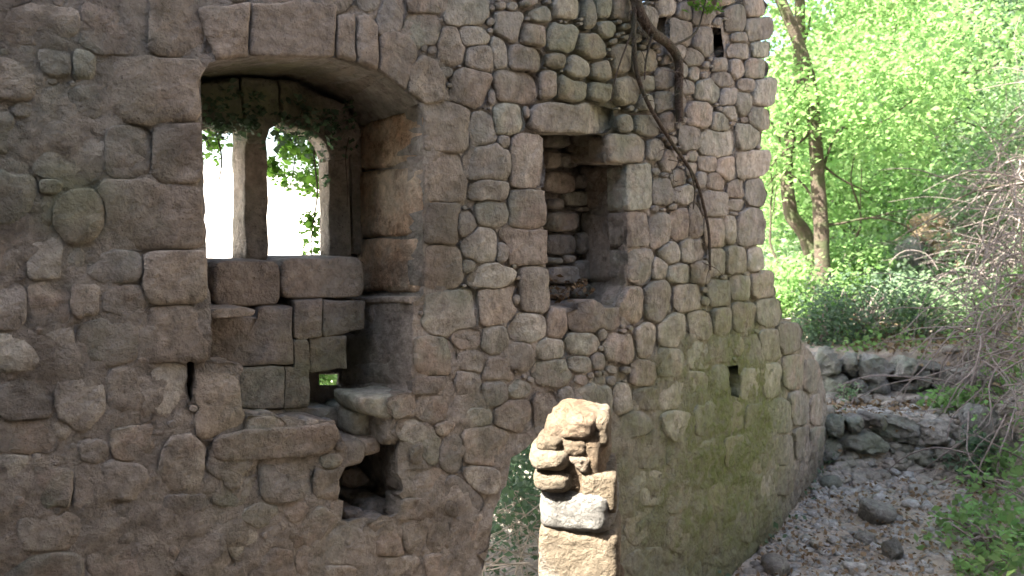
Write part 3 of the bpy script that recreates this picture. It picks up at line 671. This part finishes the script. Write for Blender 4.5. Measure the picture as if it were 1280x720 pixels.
# gravel on the path
r = np.random.default_rng(3); GV, GFc, k0 = [], [], 0
n = 0
while n < 7000:
    x, y = r.uniform(1.0, 5.4), r.uniform(4.6, 9.3)
    if x > .62*y+.3: continue
    d_ = wall_dist([x], [y])[0]
    if d_ > -.02: continue
    dens = .35+.65*math.exp(d_/.8)+(.5 if y > 6.6 else 0)
    if r.random() > dens*(.45+.9*mn.noise(Vector((x*1.1, y*1.1, 5)))): continue
    s = .004+.013*r.random()**2.5+(.045*r.random()**16)
    z = float(ground_z(np.array([x]), np.array([y]))[0])+mn.fractal(Vector((x*1.6, y*1.6, 0)), 1., 2., 4)*.045
    v, f = rock_geo((x, y, z+s*.10), (s*r.uniform(.8, 1.5), s, s*r.uniform(.45, .8)), rot=r.uniform(0, 3), p=2.4, amp=.42, sub=1, seed=n*.37)
    GV.append(v); GFc.append(f+k0); k0 += len(v); n += 1
tag(link('path_gravel', np.vstack(GV), np.vstack(GFc), M_GRAVEL, smooth=False), kind='stuff')

def thing(o, label, cat, group=None): return tag(o, label, cat, group, 'thing')
WALL['kind'] = 'thing'
# larger stones lying on the path
ROCKS = [(1095, 637, 24, 20, 'large dark boulder lying in the middle of the gravel path', 4), (1116, 686, 15, 18, 'smaller dark grey stone in front of the large dark boulder', 4), (1039, 604, 13, 10, 'rounded brown stone beside the wall foot on the gravel slope', 0),
         (1085, 580, 11, 7, 'flat pale stone just below the dry stone step', 3), (1117, 592, 10, 8, 'squarish light stone at the foot of the step, right of the flat pale stone', 4), (1069, 710, 16, 9, 'flat stone at the bottom edge of the path', 3),
         (970, 707, 20, 13, 'dark stone at the foot of the wall by the bottom edge', 0), (1138, 632, 12, 8, 'whitish stone right of the large dark boulder', 4), (1162, 634, 10, 9, 'whitest small stone at the right end of the pale cluster', 4),
         (1043, 677, 8, 6, 'small pale stone alone on the gravel left of the boulder', 3), (1083, 674, 13, 9, 'brown stone tucked below the large boulder', 0), (1037, 628, 6, 5, 'small white pebble on the gravel slope above the boulder', 3), (1012, 590, 14, 11, 'brown rubble stone leaning against the end of the wall foot', 0), (1150, 612, 14, 6, 'flat light slab at the foot of the step among pebbles', 3)]
for i_, (px, py, rx, ry, lab, fc) in enumerate(ROCKS):
    h = hit(px, py+ry*.7); s = h.y/F
    thing(rock('boulder' if rx > 14 else 'path_stone', h+Vector((0, .02, ry*s*.55)), (rx*s, rx*s*.85, ry*s*.95), M_ROCK if i_ in (0, 1, 2, 6, 10, 12) else M_GRAVEL, rot=i_*1.3, p=2.6, amp=.16, seed=i_*3.1+1, facet=fc*2, tilt=.25 if i_ < 3 else 0), lab, 'stone', 'stones lying on the path')

# ------------------------------------------------------------------ dry stone steps across the path
def terrace(name, label, lst, ydep, thick):
    c = at((lst[0][0]+lst[-1][1])/2, lst[0][3], ydep); root = empty(name, (c.x, c.y, float(ground_z(np.array([c.x]), np.array([ydep-.2]))[0]))); thing(root, label, 'retaining wall', 'dry stone steps across the path')
    for i_, (x0, x1, y0, y1) in enumerate(lst):
        q = at((x0+x1)/2, (y0+y1)/2, ydep+.02*math.sin(i_*5)); s = ydep/F
        rock('stone', q+Vector((0, thick*.5, 0)), ((x1-x0)/2*s*1.12, thick*.8, (y1-y0)/2*s*1.16), M_ROCK, root, rot=.5*math.sin(i_*3.7), p=3.2, amp=.24, nf=2.8, seed=i_*1.7+ydep, facet=5, sub=4, tilt=.18*math.sin(i_*2.1))
    return root
terrace('dry_stone_step', 'low step of rounded field stones nearest the gravel path', [(1054,1110,542,572),(1059,1082,520,541),(1084,1104,519,540),(1104,1152,524,556),(1113,1143,556,580),(1032,1060,522,552),(1020,1056,552,578),(1143,1168,560,584),(1152,1192,530,556),(1190,1216,534,560),(1209,1250,514,558),(1168,1196,558,586),(1196,1228,560,592),(1248,1285,540,585),(1226,1256,560,596)], 8.0, .22)
terrace('dry_stone_step', 'higher step of mossy field stones below the shrubs', [(1076,1120,448,478),(1120,1150,450,477),(1034,1057,468,505),(1050,1080,496,521),(1030,1050,500,528),(1148,1172,462,486),(1170,1214,464,490),(1114,1142,500,523),(1086,1116,478,498),(1118,1146,478,500),(1020,1056,438,468),(1056,1078,446,472),(1142,1166,488,510),(1150,1182,455,468),(1058,1084,474,496),(1212,1245,460,495)], 9.2, .25)

# ================================================================== THE SUNLIT PILLAR
PY = 2.6; pb = at(728, 700, PY); PIL = empty('broken_pillar', (pb.x, pb.y+.12, 0.)); thing(PIL, 'sunlit stump of a cream stone pillar with a ragged broken top', 'pillar')
PS = [((697,752,516,550), 4, .125, 'r', .03, 1), ((732,767,522,560), 5, .12, 'r', .02, 0), ((678,712,546,566), 3.5, .11, 'r', .04, 0), ((667,716,560,588), 3.2, .12, 'r', .05, 0), ((708,744,546,572), 4, .12, 'r', .03, 0), ((738,764,552,592), 6, .12, 'r', .01, 0), ((712,744,568,594), 5, .125, 'r', .03, 1),
      ((673,722,587,616), 3, .12, 'r', .05, 0), ((716,738,592,616), 4, .12, 'r', .02, 0), ((732,776,589,640), 14, .14, 'a', .02, 0), ((686,772,614,664), 5, .145, 'm', .02, 0), ((697,762,656,676), 6, .13, 'r', .0, 0), ((679,781,659,740), 14, .14, 'a', .012, 0), ((678,782,736,800), 10, .15, 'a', .0, 0), ((676,730,799,870), 8, .15, 'a', 0, 0), ((728,784,799,870), 8, .15, 'a', 0, 0)]
sc_ = PY/F
for i_, ((x0, x1, y0, y1), p_, th_, kd_, off, fc) in enumerate(PS):
    q = at((x0+x1)/2, (y0+y1)/2, PY)+Vector((0, .13-off, 0))
    rock({'a': 'pillar_block', 'r': 'pillar_stone', 'm': 'mortar_lump'}[kd_], q, ((x1-x0)/2*sc_*(1.03 if kd_ == 'a' else 1.12), th_*1.0, (y1-y0)/2*sc_*(1.03 if kd_ == 'a' else 1.14)), M_LIMEM if kd_ == 'm' else M_PILLAR, PIL, rot=-.2+.08*math.sin(i_*2.3), p=p_, amp={'r': .11, 'a': .035, 'm': .09}[kd_], seed=i_*2.3+.4, nf={'r': 3., 'a': 3., 'm': 7.}[kd_], sub=4, facet=fc, tilt=.16 if i_ == 0 else 0)
zb = at(700, 872, PY).z
rock('pillar_core', at(725, 590, PY)+Vector((0, .14, 0)), (.108, .145, .17), M_PILLAR, PIL, p=7, amp=.10, rot=-.2, seed=77., nf=5, sub=4)
rock('pillar_core', at(729, 720, PY)+Vector((0, .14, 0)), (.122, .135, .19), M_PILLAR, PIL, p=9, amp=.05, rot=-.2, seed=78., nf=5, sub=4)
for k in range(3): rock('pillar_block', (pb.x, pb.y+.13, zb*(2.5-k)/3), (.165, .155, zb/6*1.03), M_PILLAR, PIL, rot=-.1, p=9, amp=.05, seed=k+60.)
rock('pillar_stone', (pb.x+.0, pb.y+.17, at(720, 585, PY).z), (.07, .06, .13), M_PILLAR, PIL, p=2.5, seed=71.)

# ================================================================== PLANTS ON THE WALL
vine = empty('climbing_vine', wpx(805, 60, -.06)); thing(vine, 'bare woody vine hanging down the wall beside the small putlog hole', 'vine')
vp = lambda pts, d: [wpx(x, y, d) for x, y in pts]
tubes('stem', [(vp([(786,-50),(792,-10),(800,18),(815,40),(836,56),(848,76),(849,112),(852,150)], -.045), .034, .024, 10, 7, .016)], M_VINE, vine)
tubes('stem', [(vp([(790,-40),(791,10),(790,50),(799,98),(814,140),(843,180),(862,212),(877,248),(885,290),(888,338)], -.038), .015, .009, 7, 6, .018), (vp([(862,212),(868,236),(866,262)], -.055), .007, .004, 6, 4, .01)], M_VINE, vine)
tubes('stem', [(vp([(795,22),(780,60),(770,96),(764,126)], -.03), .006, .003, 6, 5, .012)], M_VINE, vine)
tubes('twig', [(vp([(815,40),(808,70),(806,100)], -.06), .008, .004, 6, 4, .01), (vp([(840,58),(870,40),(880,8),(884,-20)], -.06), .008, .004, 6, 4, .01)], M_VINE, vine)
rv = random.Random(8); T_ = []
for a_, b_, n_, d_ in (((800,18),(848,76),8,-.08), ((849,80),(852,150),8,-.08), ((791,10),(814,140),10,-.06), ((814,140),(888,338),16,-.06)):
    for _ in range(n_):
        t_ = rv.random(); x_, y_ = a_[0]+(b_[0]-a_[0])*t_, a_[1]+(b_[1]-a_[1])*t_; dx_, dy_ = rv.gauss(0, 11), rv.uniform(-4, 24)
        T_.append((vp([(x_, y_), (x_+dx_*.5, y_+dy_*.3), (x_+dx_, y_+dy_)], d_+.01), .0035, .0015, 4, 3, .012))
tubes('twigs', T_, M_VINE, vine)['kind'] = 'stuff'
leaves('leaves', [wpx(870+i_*6, 6+5*math.sin(i_*2), -.07) for i_ in range(6)], 9, .03, .03, L_IVY, vine)
# leaves just outside the frame
ivy = empty('window_ivy', wpx(380, 150, .9)); thing(ivy, 'green ivy trailing over the outside of the right hand window light', 'ivy')
C = [wpx(random.uniform(352, 402), random.uniform(150, 236), random.uniform(.80, 1.1)) for _ in range(110)]+[wpx(random.gauss(392, 6), random.uniform(270, 322), .8) for _ in range(16)]+[wpx(random.uniform(335, 352), random.uniform(205, 236), .8) for _ in range(9)]
leaves('leaves', C, 7, .022, .034, L_IVY, ivy, long=1.2)
leaves('leaves', [wpx(random.uniform(345, 440), random.gauss(160, 16), random.uniform(.42, .54)) for _ in range(70)]+[wpx(random.gauss(410, 6), random.uniform(165, 235), random.uniform(.50, .6)) for _ in range(20)], 6, .018, .026, L_DARK, ivy, long=1.2, seed=3)
tubes('stem', [(vp([(400,140),(392,190),(396,240),(390,300),(393,330)], .78), .006, .003, 6, 4, .02), (vp([(385,140),(370,180),(362,225)], .8), .004, .002, 5, 4, .02), (vp([(436,170),(430,200),(432,260)], .40), .003, .002, 5, 4, .02)], M_VINE, ivy)
ivy2 = empty('window_ivy', wpx(262, 150, .85)); thing(ivy2, 'small ivy spray in the top of the narrow left hand window light', 'ivy')
leaves('leaves', [wpx(random.uniform(256, 278)+0, random.uniform(138, 200), random.uniform(.55, .9)) for _ in range(24)], 6, .02, .03, L_IVY, ivy2, long=1.2)
leaves('leaves', [wpx(random.uniform(255, 330), random.gauss(150, 14), random.uniform(.40, .52)) for _ in range(60)], 6, .018, .026, L_DARK, ivy2, long=1.2)
tubes('stem', [(vp([(262,120),(268,160),(276,200),(272,230)], .6), .005, .003, 6, 4, .02)], M_VINE, ivy2)
leaves('niche_litter', [wpx(random.uniform(686, 735), random.uniform(352, 384), random.uniform(.05, .3)) for _ in range(24)], 5, .02, .022, L_DRY, WALL)
# ferny growth outside the small chink
sp = empty('sapling', wpx(411, 474, 1.6)); thing(sp, 'bright green leaves showing through the small chink under the window', 'plant')
leaves('leaves', [wpx(random.uniform(380, 440), random.uniform(455, 500), random.uniform(1.2, 2.0)) for _ in range(60)], 10, .05, .05, L_BRIGHT, sp)
tubes('stem', [([wpx(411, 560, 1.6)-Vector((0, 0, 1.2)), wpx(411, 520, 1.6), wpx(411, 460, 1.6)], .01, .005, 6, 4)], M_BARK, sp)

# ================================================================== TREES AND SHRUBS
def ellip(c, rad, n, seed, shell=.5):
    r = np.random.default_rng(seed); v = r.normal(size=(n, 3)); v /= np.linalg.norm(v, axis=1)[:, None]; q = (shell+(1-shell)*r.random(n))**.6
    return np.array(tuple(c))+v*q[:, None]*np.array(rad)
# the forked tree right of the wall
TD = 11.8; P_ = lambda pts, y=TD: [at(a, b, y) for a, b in pts]
b = P_([(1031, 372)])[0]; tree = empty('forked_tree', (b.x, b.y, float(ground_z(np.array([b.x]), np.array([b.y]))[0]))); thing(tree, 'slender straight tree with brown trunk rising past the wall edge', 'tree')
tubes('trunk', [(P_([(1032,420),(1029,330),(1024,250),(1018,170),(1012,105),(996,50),(974,-5),(950,-70)]),   .118, .07, 10, 6, .02)], M_BARK, tree)
tubes('limb', [(P_([(1016,160),(1004,172),(985,186),(958,214)]), .035, .012, 7, 4, .03), (P_([(1020,200),(1050,222),(1085,240)]), .022, .006, 6, 4, .03), (P_([(1024,230),(1045,165),(1070,162),(1110,148),(1160,108)]), .022, .008, 6, 4, .02), (P_([(1026,280),(1050,280),(1090,272),(1128,280),(1150,300)]), .022, .007, 6, 4, .02),
               (P_([(1060,160),(1094,178)]), .012, .006, 5, 4, .02), (P_([(1008,100),(985,110),(960,120)]), .02, .006, 6, 4, .02), (P_([(1026,270),(1000,225),(975,215),(958,232)]), .02, .008, 6, 4, .03), (P_([(1090,272),(1110,268),(1150,278),(1190,282)]), .012, .006, 5, 4, .02)], M_BARK, tree)
leaves('crown', np.vstack([ellip(at(1000, -60, TD+.5), (2.6, 1.6, 1.3), 260, 1), ellip(at(1100, 130, TD-.3), (1.3, .8, .75), 130, 2), ellip(at(965, 150, TD+.2), (.5, .6, 1.2), 60, 3)]), 24, .14, .062, L_BRIGHT, tree)
b = P_([(1016, 320)], 12.4)[0]; tr2 = empty('leaning_tree', (b.x, b.y, float(ground_z(np.array([b.x]), np.array([b.y]))[0]))); thing(tr2, 'darker crooked tree leaning left behind the straight trunk', 'tree')
tubes('trunk', [(P_([(1020,360),(1010,300),(990,270),(984,235),(986,190),(996,120),(999,60),(1000,0),(1006,-70)], 12.4), .12, .07, 10, 6, .03)], M_BARK, tr2)
tubes('limb', [(P_([(998,60),(1010,40),(1014,20)], 12.4), .03, .012, 6, 4, .02), (P_([(986,190),(970,165),(962,150)], 12.4), .03, .012, 6, 4, .02)], M_BARK, tr2)
leaves('crown', np.vstack([ellip(at(1010, -120, 12.6), (2.2, 1.6, 1.4), 160, 5)]), 24, .15, .065, L_BRIGHT, tr2)

def shrub(name, label, px, py, y, rad, n, per, size, mat, seed, spread=.09, stems=7, cat='shrub', group=None):
    c = at(px, py, y); gz = float(ground_z(np.array([c.x]), np.array([y]))[0]); root = empty(name, (c.x, y, gz)); thing(root, label, cat, group)
    leaves('leaves', ellip(c, rad, n, seed, .35), per, spread, size, mat, root, seed=seed)
    r = random.Random(seed); L = []
    for k in range(stems):
        e = c+Vector((r.uniform(-.8, .8)*rad[0], r.uniform(-.6, .6)*rad[1], r.uniform(.2, .8)*rad[2])); b0 = Vector((c.x+r.uniform(-.1, .1), y+r.uniform(-.1, .1), gz-.05)); m_ = (e+b0)/2+Vector((r.uniform(-.15, .15), 0, .1)); L.append(([b0, m_, e], .014, .004, 5, 4))
    tubes('stems', L, M_TWIG, root); return root
shrub('fern_shrub', 'bright green shrub at the base of the straight trunk', 1005, 375, 11.0, (.62, .5, .55), 90, 26, .055, L_BRIGHT, 21)
shrub('fern_shrub', 'sunny green bush right of the trunk base', 1060, 330, 12.2, (.6, .5, .4), 70, 24, .055, L_BRIGHT, 22)
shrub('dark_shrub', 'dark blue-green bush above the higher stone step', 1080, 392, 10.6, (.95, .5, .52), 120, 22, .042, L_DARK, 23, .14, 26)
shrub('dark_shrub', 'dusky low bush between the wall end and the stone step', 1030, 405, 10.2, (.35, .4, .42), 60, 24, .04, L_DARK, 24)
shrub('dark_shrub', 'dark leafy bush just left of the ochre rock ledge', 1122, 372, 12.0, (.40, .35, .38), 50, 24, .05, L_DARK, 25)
shrub('leafy_plant', 'broad leaved plant growing on the lower stone step', 1185, 500, 8.5, (.30, .2, .12), 26, 9, .055, L_BRIGHT, 26, .05, 5, 'plant')
shrub('leafy_plant', 'small pale plant at the left end of the lower stone step', 1063, 488, 8.9, (.10, .1, .15), 12, 7, .035, L_MINT, 27, .03, 4, 'plant')
shrub('leafy_plant', 'low green plant patch at the bottom right corner', 1245, 672, 6.1, (.50, .5, .14), 34, 8, .05, L_BRIGHT, 28, .05, 14, 'plant')
shrub('leafy_plant', 'small green plant at the lower right edge of the path', 1225, 708, 5.7, (.24, .2, .08), 16, 7, .045, L_BRIGHT, 29, .04, 5, 'plant')
shrub('leafy_plant', 'greyish weeds under the lower stone step', 1215, 572, 7.7, (.22, .15, .22), 30, 9, .04, L_DARK, 30, .05, 6, 'plant')
# ochre rock with a dark hollow below it
orc = empty('rock_outcrop', at(1185, 330, 12.8)-Vector((0, 0, .8))); thing(orc, 'ochre rock ledge with a dark hollow beneath it on the bank', 'rock')
for i_, (px, py, hx, hz, yd) in enumerate([(1166, 282, 26, 18, 13.2), (1180, 300, 28, 16, 12.9), (1204, 318, 32, 16, 12.6), (1228, 345, 22, 30, 12.3), (1138, 325, 18, 28, 12.9), (1234, 392, 20, 28, 12.0), (1150, 385, 16, 24, 12.2)]):
    s = yd/F; rock('ledge' if i_ < 4 else 'boulder', at(px, py, yd), (hx*s, .5, hz*s), M_OUTCROP if i_ < 4 else M_ROCK, orc, p=2.5, amp=.3, seed=i_+80., facet=5, tilt=.35 if i_ < 4 else 0, rot=i_*.7)

r = np.random.default_rng(9)
def hill_pts(n, pxr, yr, hmin, hmax, pw_=1.6):
    px = r.uniform(*pxr, n); y = r.uniform(*yr, n); u = (px-640)/F; x = u*y
    z = ground_z(x, y)+hmin+(hmax-hmin)*r.random(n)**pw_; return np.stack([x, y, z], 1)
tag(leaves('sunlit_foliage', np.vstack([hill_pts(170, (930, 1300), (12.8, 15.5), .8, 4.2, 1.0)]), 18, .30, .085, L_BRIGHT, seed=46), kind='stuff')
tag(leaves('hillside_foliage', np.vstack([hill_pts(560, (930, 1180), (14, 20), .1, 3.8), hill_pts(560, (1000, 1420), (16, 24), .1, 4.8)]), 34, .20, .072, L_BRIGHT, seed=41), kind='stuff')
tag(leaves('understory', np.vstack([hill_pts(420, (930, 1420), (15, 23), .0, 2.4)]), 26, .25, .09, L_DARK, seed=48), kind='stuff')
tag(leaves('bank_ivy', np.vstack([hill_pts(560, (1090, 1420), (13.2, 17), .0, 1.2), hill_pts(420, (1120, 1420), (10.6, 13.4), .0, .55), hill_pts(260, (960, 1200), (12.5, 15), .0, .9)]), 30, .17, .06, L_MINT, seed=42), kind='stuff')
tag(leaves('path_litter', hill_pts(900, (930, 1270), (4.8, 9.2), .01, .05), 3, (.12, .12, .008), .03, L_DRY, seed=44), kind='stuff')
tag(leaves('leaf_litter', hill_pts(700, (1040, 1420), (8.4, 13), .0, .05), 7, (.16, .16, .012), .05, L_DRY, seed=43), kind='stuff')
# trees on the slope behind
for i_, (px, y, hz, rr, mt, lab) in enumerate([(985, 17.5, 4.6, 1.5, L_BRIGHT, 'pale sunlit tree seen left of the straight trunk'), (1105, 19, 6.2, 1.9, L_BRIGHT, 'yellow-green tree on the slope behind the arching branch'), (1190, 21, 7.8, 2.2, L_MINT, 'tall pale green tree high on the slope, centre of the greenery'), (1255, 22, 8.4, 1.7, L_MINT, 'grey-green tree high at the right edge of the slope'), (1060, 23, 8.6, 2.4, L_BRIGHT, 'tallest sunlit tree at the top behind the trunks')]):
    x = (px-640)/F*y; gz = float(ground_z(np.array([x]), np.array([y]))[0]); root = empty('slope_tree', (x, y, gz)); thing(root, lab, 'tree', 'trees on the slope behind')
    tubes('trunk', [([(x, y, gz-.2), (x+.15, y, gz+1.5), (x-.1, y+.1, hz-.2), (x+.1, y, hz+rr*.6)], .12, .04, 8, 4, .05)], M_BARK, root)
    leaves('crown', ellip((x, y, hz), (rr, rr, rr*.85), 240, 60+i_, .4), 26, .2, .085, mt, root, seed=60+i_)
# big crowns reaching over the ruin and the path (out of view, added for their shade)
for i_, (x, y, z, rr, lab) in enumerate([(1.0, 7.2, 6.0, (1.7, 1.5, .8), 'unseen tree added past the wall top to shade the steps'), (-.5, 5.0, 5.8, (2.0, 2.1, .8), 'unseen tree added behind the wall to shade the stony path'), (-3.3, 4.5, 5.7, (2.7, 2.2, .8), 'unseen tree added outside the window to shade the gap by the pillar'), (3.3, 7.9, 6.1, (1.3, 1.2, .7), 'unseen tree added over the stone steps to shade the brushwood'), (2.4, -.6, 5.6, (3.2, 2.3, .9), 'unseen tree added to darken the right side of the ruined room'), (-1.8, -2.0, 5.3, (3.2, 2.2, .9), 'unseen tree added to darken the left side of the ruined room')]):
    tx, ty = (x-.3, y+1.2) if i_ < 3 else (x+(3.4 if x > 0 else -4.2), y-.3); gz = float(ground_z(np.array([tx]), np.array([ty]))[0]); root = empty('added_shade_tree', (tx, ty, gz)); thing(root, lab, 'tree', 'unseen trees added for shade round the ruin')
    tubes('trunk', [([(tx, ty, gz-.2), (tx, ty, gz+2.5), (tx*.5+x*.5, ty*.5+y*.5, z-.4), (x, y, z+.4)], .17, .05, 9, 5, .05)], M_BARK, root)
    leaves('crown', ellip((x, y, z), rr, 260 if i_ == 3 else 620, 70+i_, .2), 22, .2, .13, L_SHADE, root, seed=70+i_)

# thin bare branches reaching through the leaves
for i_, pts in enumerate([[(1290,120,15),(1240,160,14.5),(1200,150,14),(1170,175,13.6)], [(1290,60,16),(1220,90,15),(1180,80,14.6)], [(1060,330,13),(1075,270,12.9),(1064,215,12.8),(1080,170,12.8)], [(970,330,12),(962,280,12),(966,230,12),(958,190,12)], [(1290,230,11.5),(1230,235,11.3),(1180,262,11.3),(1120,300,11.5)]]):
    c0 = [at(*p) for p in pts]; thing(tubes('bare_branch', [(c0, .022, .006, 6, 5, .05), ([c0[1], (c0[1]+c0[2])/2+Vector((.05, -.1, .3)), c0[2]+Vector((0, -.1, .5))], .010, .004, 5, 4, .03)], M_BARK), ['thin bare branch crossing the foliage at the right edge', 'uppermost thin branch near the top right corner', 'upright bare sapling just right of the straight trunk', 'upright bare sapling close to the wall edge', 'long bare branch reaching in from the right above the ochre rock'][i_], 'branch', 'bare branches among the leaves')
# ------------------------------------------------------------------ dry stems
def stems(name, n, pxr, yr, ln, seed, mat, rad=(.004, .010), down=.3, hmax=.5):
    rr = random.Random(seed); L = []
    for _ in range(n):
        px, y = rr.uniform(*pxr), rr.uniform(*yr); x = (px-640)/F*y; z = float(ground_z(np.array([x]), np.array([y]))[0])+rr.uniform(0, hmax)
        p = Vector((x, y, z)); d = Vector((rr.gauss(-.3, 1), rr.gauss(-.4, .5), rr.gauss(.35, .6))).normalized(); l = rr.uniform(*ln); pts = [p]
        for k in range(4): d = (d+Vector((rr.gauss(0, .35), rr.gauss(0, .3), rr.gauss(-down, .3)))).normalized(); p = p+d*l/4; pts.append(p)
        a = rr.uniform(*rad); L.append((pts, a, a*.4, 4, 3))
    V, Fc = join([tube_geo(*a) for a in L]); return tag(link(name, V, Fc, mat, loc=V.mean(0)), kind='stuff')
stems('brushwood', 520, (1218, 1335), (7.4, 13.5), (.6, 1.9), 51, M_TWIG, (.003, .011), hmax=1.1)
stems('tall_brushwood', 260, (1240, 1340), (8.2, 12), (.7, 1.9), 54, M_TWIG, (.003, .012), hmax=2.3)
stems('bank_twigs', 260, (1150, 1300), (11, 14), (.5, 1.4), 53, M_TWIG, (.003, .009), hmax=.9)
stems('dry_stems', 110, (1010, 1230), (9.8, 13.5), (.4, 1.1), 52, M_TWIG, (.003, .007))
arch = thing(tubes('fallen_branch', [([hit(1165, 612), at(1190, 597, 7.5), at(1225, 596, 7.4), at(1262, 604, 7.2), hit(1282, 625)], .012, .008, 6, 5, .01), ([hit(1245, 612), at(1250, 570, 7.4), at(1266, 520, 7.7), at(1272, 480, 8.2)], .014, .007, 6, 5, .02)], M_TWIG), 'thin bare arching branch at the right below the stone step', 'branch')
thing(tubes('fallen_branch', [([hit(1190, 640), at(1222, 672, 6.3), hit(1262, 718)], .009, .005, 6, 5, .01)], M_TWIG), 'straight thin stick lying across the low plants at bottom right', 'branch')

tag(leaves('bank_plants', np.vstack([hill_pts(90, (1225, 1330), (5.2, 8.0), .02, .35), hill_pts(120, (1215, 1330), (7.6, 11), .05, .7), hill_pts(60, (1040, 1230), (9.4, 10.8), .02, .18), hill_pts(260, (1270, 1600), (4.6, 10), .0, .4)]), 9, .07, .05, L_BRIGHT, seed=45), kind='stuff')
rb_ = np.random.default_rng(21); V_, F_, k_ = [], [], 0
for _ in range(760):                                   # small rubble between the big stones of the steps and along the wall foot
    q = rb_.random()
    if q < .6: px_, y_ = rb_.uniform(1015, 1270), rb_.choice([8.0, 9.25])+rb_.normal(0, .16); x_ = (px_-640)/F*y_
    else:
        k2 = rb_.integers(0, len(PSUB)); p2 = PSUB[k2]-NSUB[k2]*abs(rb_.normal(.10, .22)); x_, y_ = p2
        if not (1.2 < x_ and y_ < 9): continue
    sz_ = rb_.uniform(.03, .085) if q < .6 else rb_.uniform(.012, .05); z_ = float(ground_z(np.array([x_]), np.array([y_]))[0])
    v_, f_ = rock_geo((x_, y_, z_+sz_*.25), (sz_*rb_.uniform(.9, 1.5), sz_, sz_*rb_.uniform(.6, .9)), rot=rb_.uniform(0, 3), p=2.8, amp=.2, sub=2, seed=_*.61, facet=4); V_.append(v_); F_.append(f_+k_); k_ += len(v_)
tag(link('step_rubble', np.vstack(V_), np.vstack(F_), M_RUBBLE, smooth=False), kind='stuff')

wd = []
for _ in range(60):
    k2 = rb_.integers(0, len(PSUB)); p2 = PSUB[k2]-NSUB[k2]*abs(rb_.normal(.1, .12)); x_, y_ = p2
    if 1.2 < x_ and y_ < 9: wd.append((x_, y_, float(ground_z(np.array([x_]), np.array([y_]))[0])+.05))
tag(leaves('wall_foot_weeds', wd, 10, .05, .035, L_DARK, seed=47), kind='stuff')

# ------------------------------------------------------------------ bushes beyond the broken doorway
r = np.random.default_rng(12)
def door_pts(n, d0, d1, seed):
    rr = random.Random(seed); return [wpx(rr.uniform(540, 740), rr.uniform(560, 790), rr.uniform(d0, d1)) for _ in range(n)]
bush = empty('thicket', wpx(640, 700, 2.0)-Vector((0, 0, .6))); thing(bush, 'bush with dry stems seen through the broken gap beside the pillar', 'shrub')
leaves('leaves', door_pts(70, 1.3, 2.2, 1), 10, .06, .030, L_DARK, bush, seed=81)
leaves('leaves', [wpx(rr_.uniform(600, 730), rr_.uniform(515, 640), rr_.uniform(1.0, 3.8)) for rr_ in [random.Random(5)] for _ in range(260)], 18, .12, .045, L_DARK, bush, seed=83)
leaves('leaves', door_pts(300, 2.2, 3.8, 2), 16, .14, .05, L_DARK, bush, seed=82)
L = []; rr = random.Random(4)
for _ in range(170):
    p = wpx(rr.uniform(560, 730), rr.uniform(620, 800), rr.uniform(1.1, 2.2)); d = Vector((rr.gauss(0, 1), rr.gauss(0, .4), rr.gauss(.3, .7))).normalized(); l = rr.uniform(.4, 1.0); L.append(([p-d*l/2, p+Vector((0, 0, rr.uniform(-.05, .08))), p+d*l/2], rr.uniform(.003, .008), .002, 4, 4))
tubes('stems', L, M_STRAW, bush)
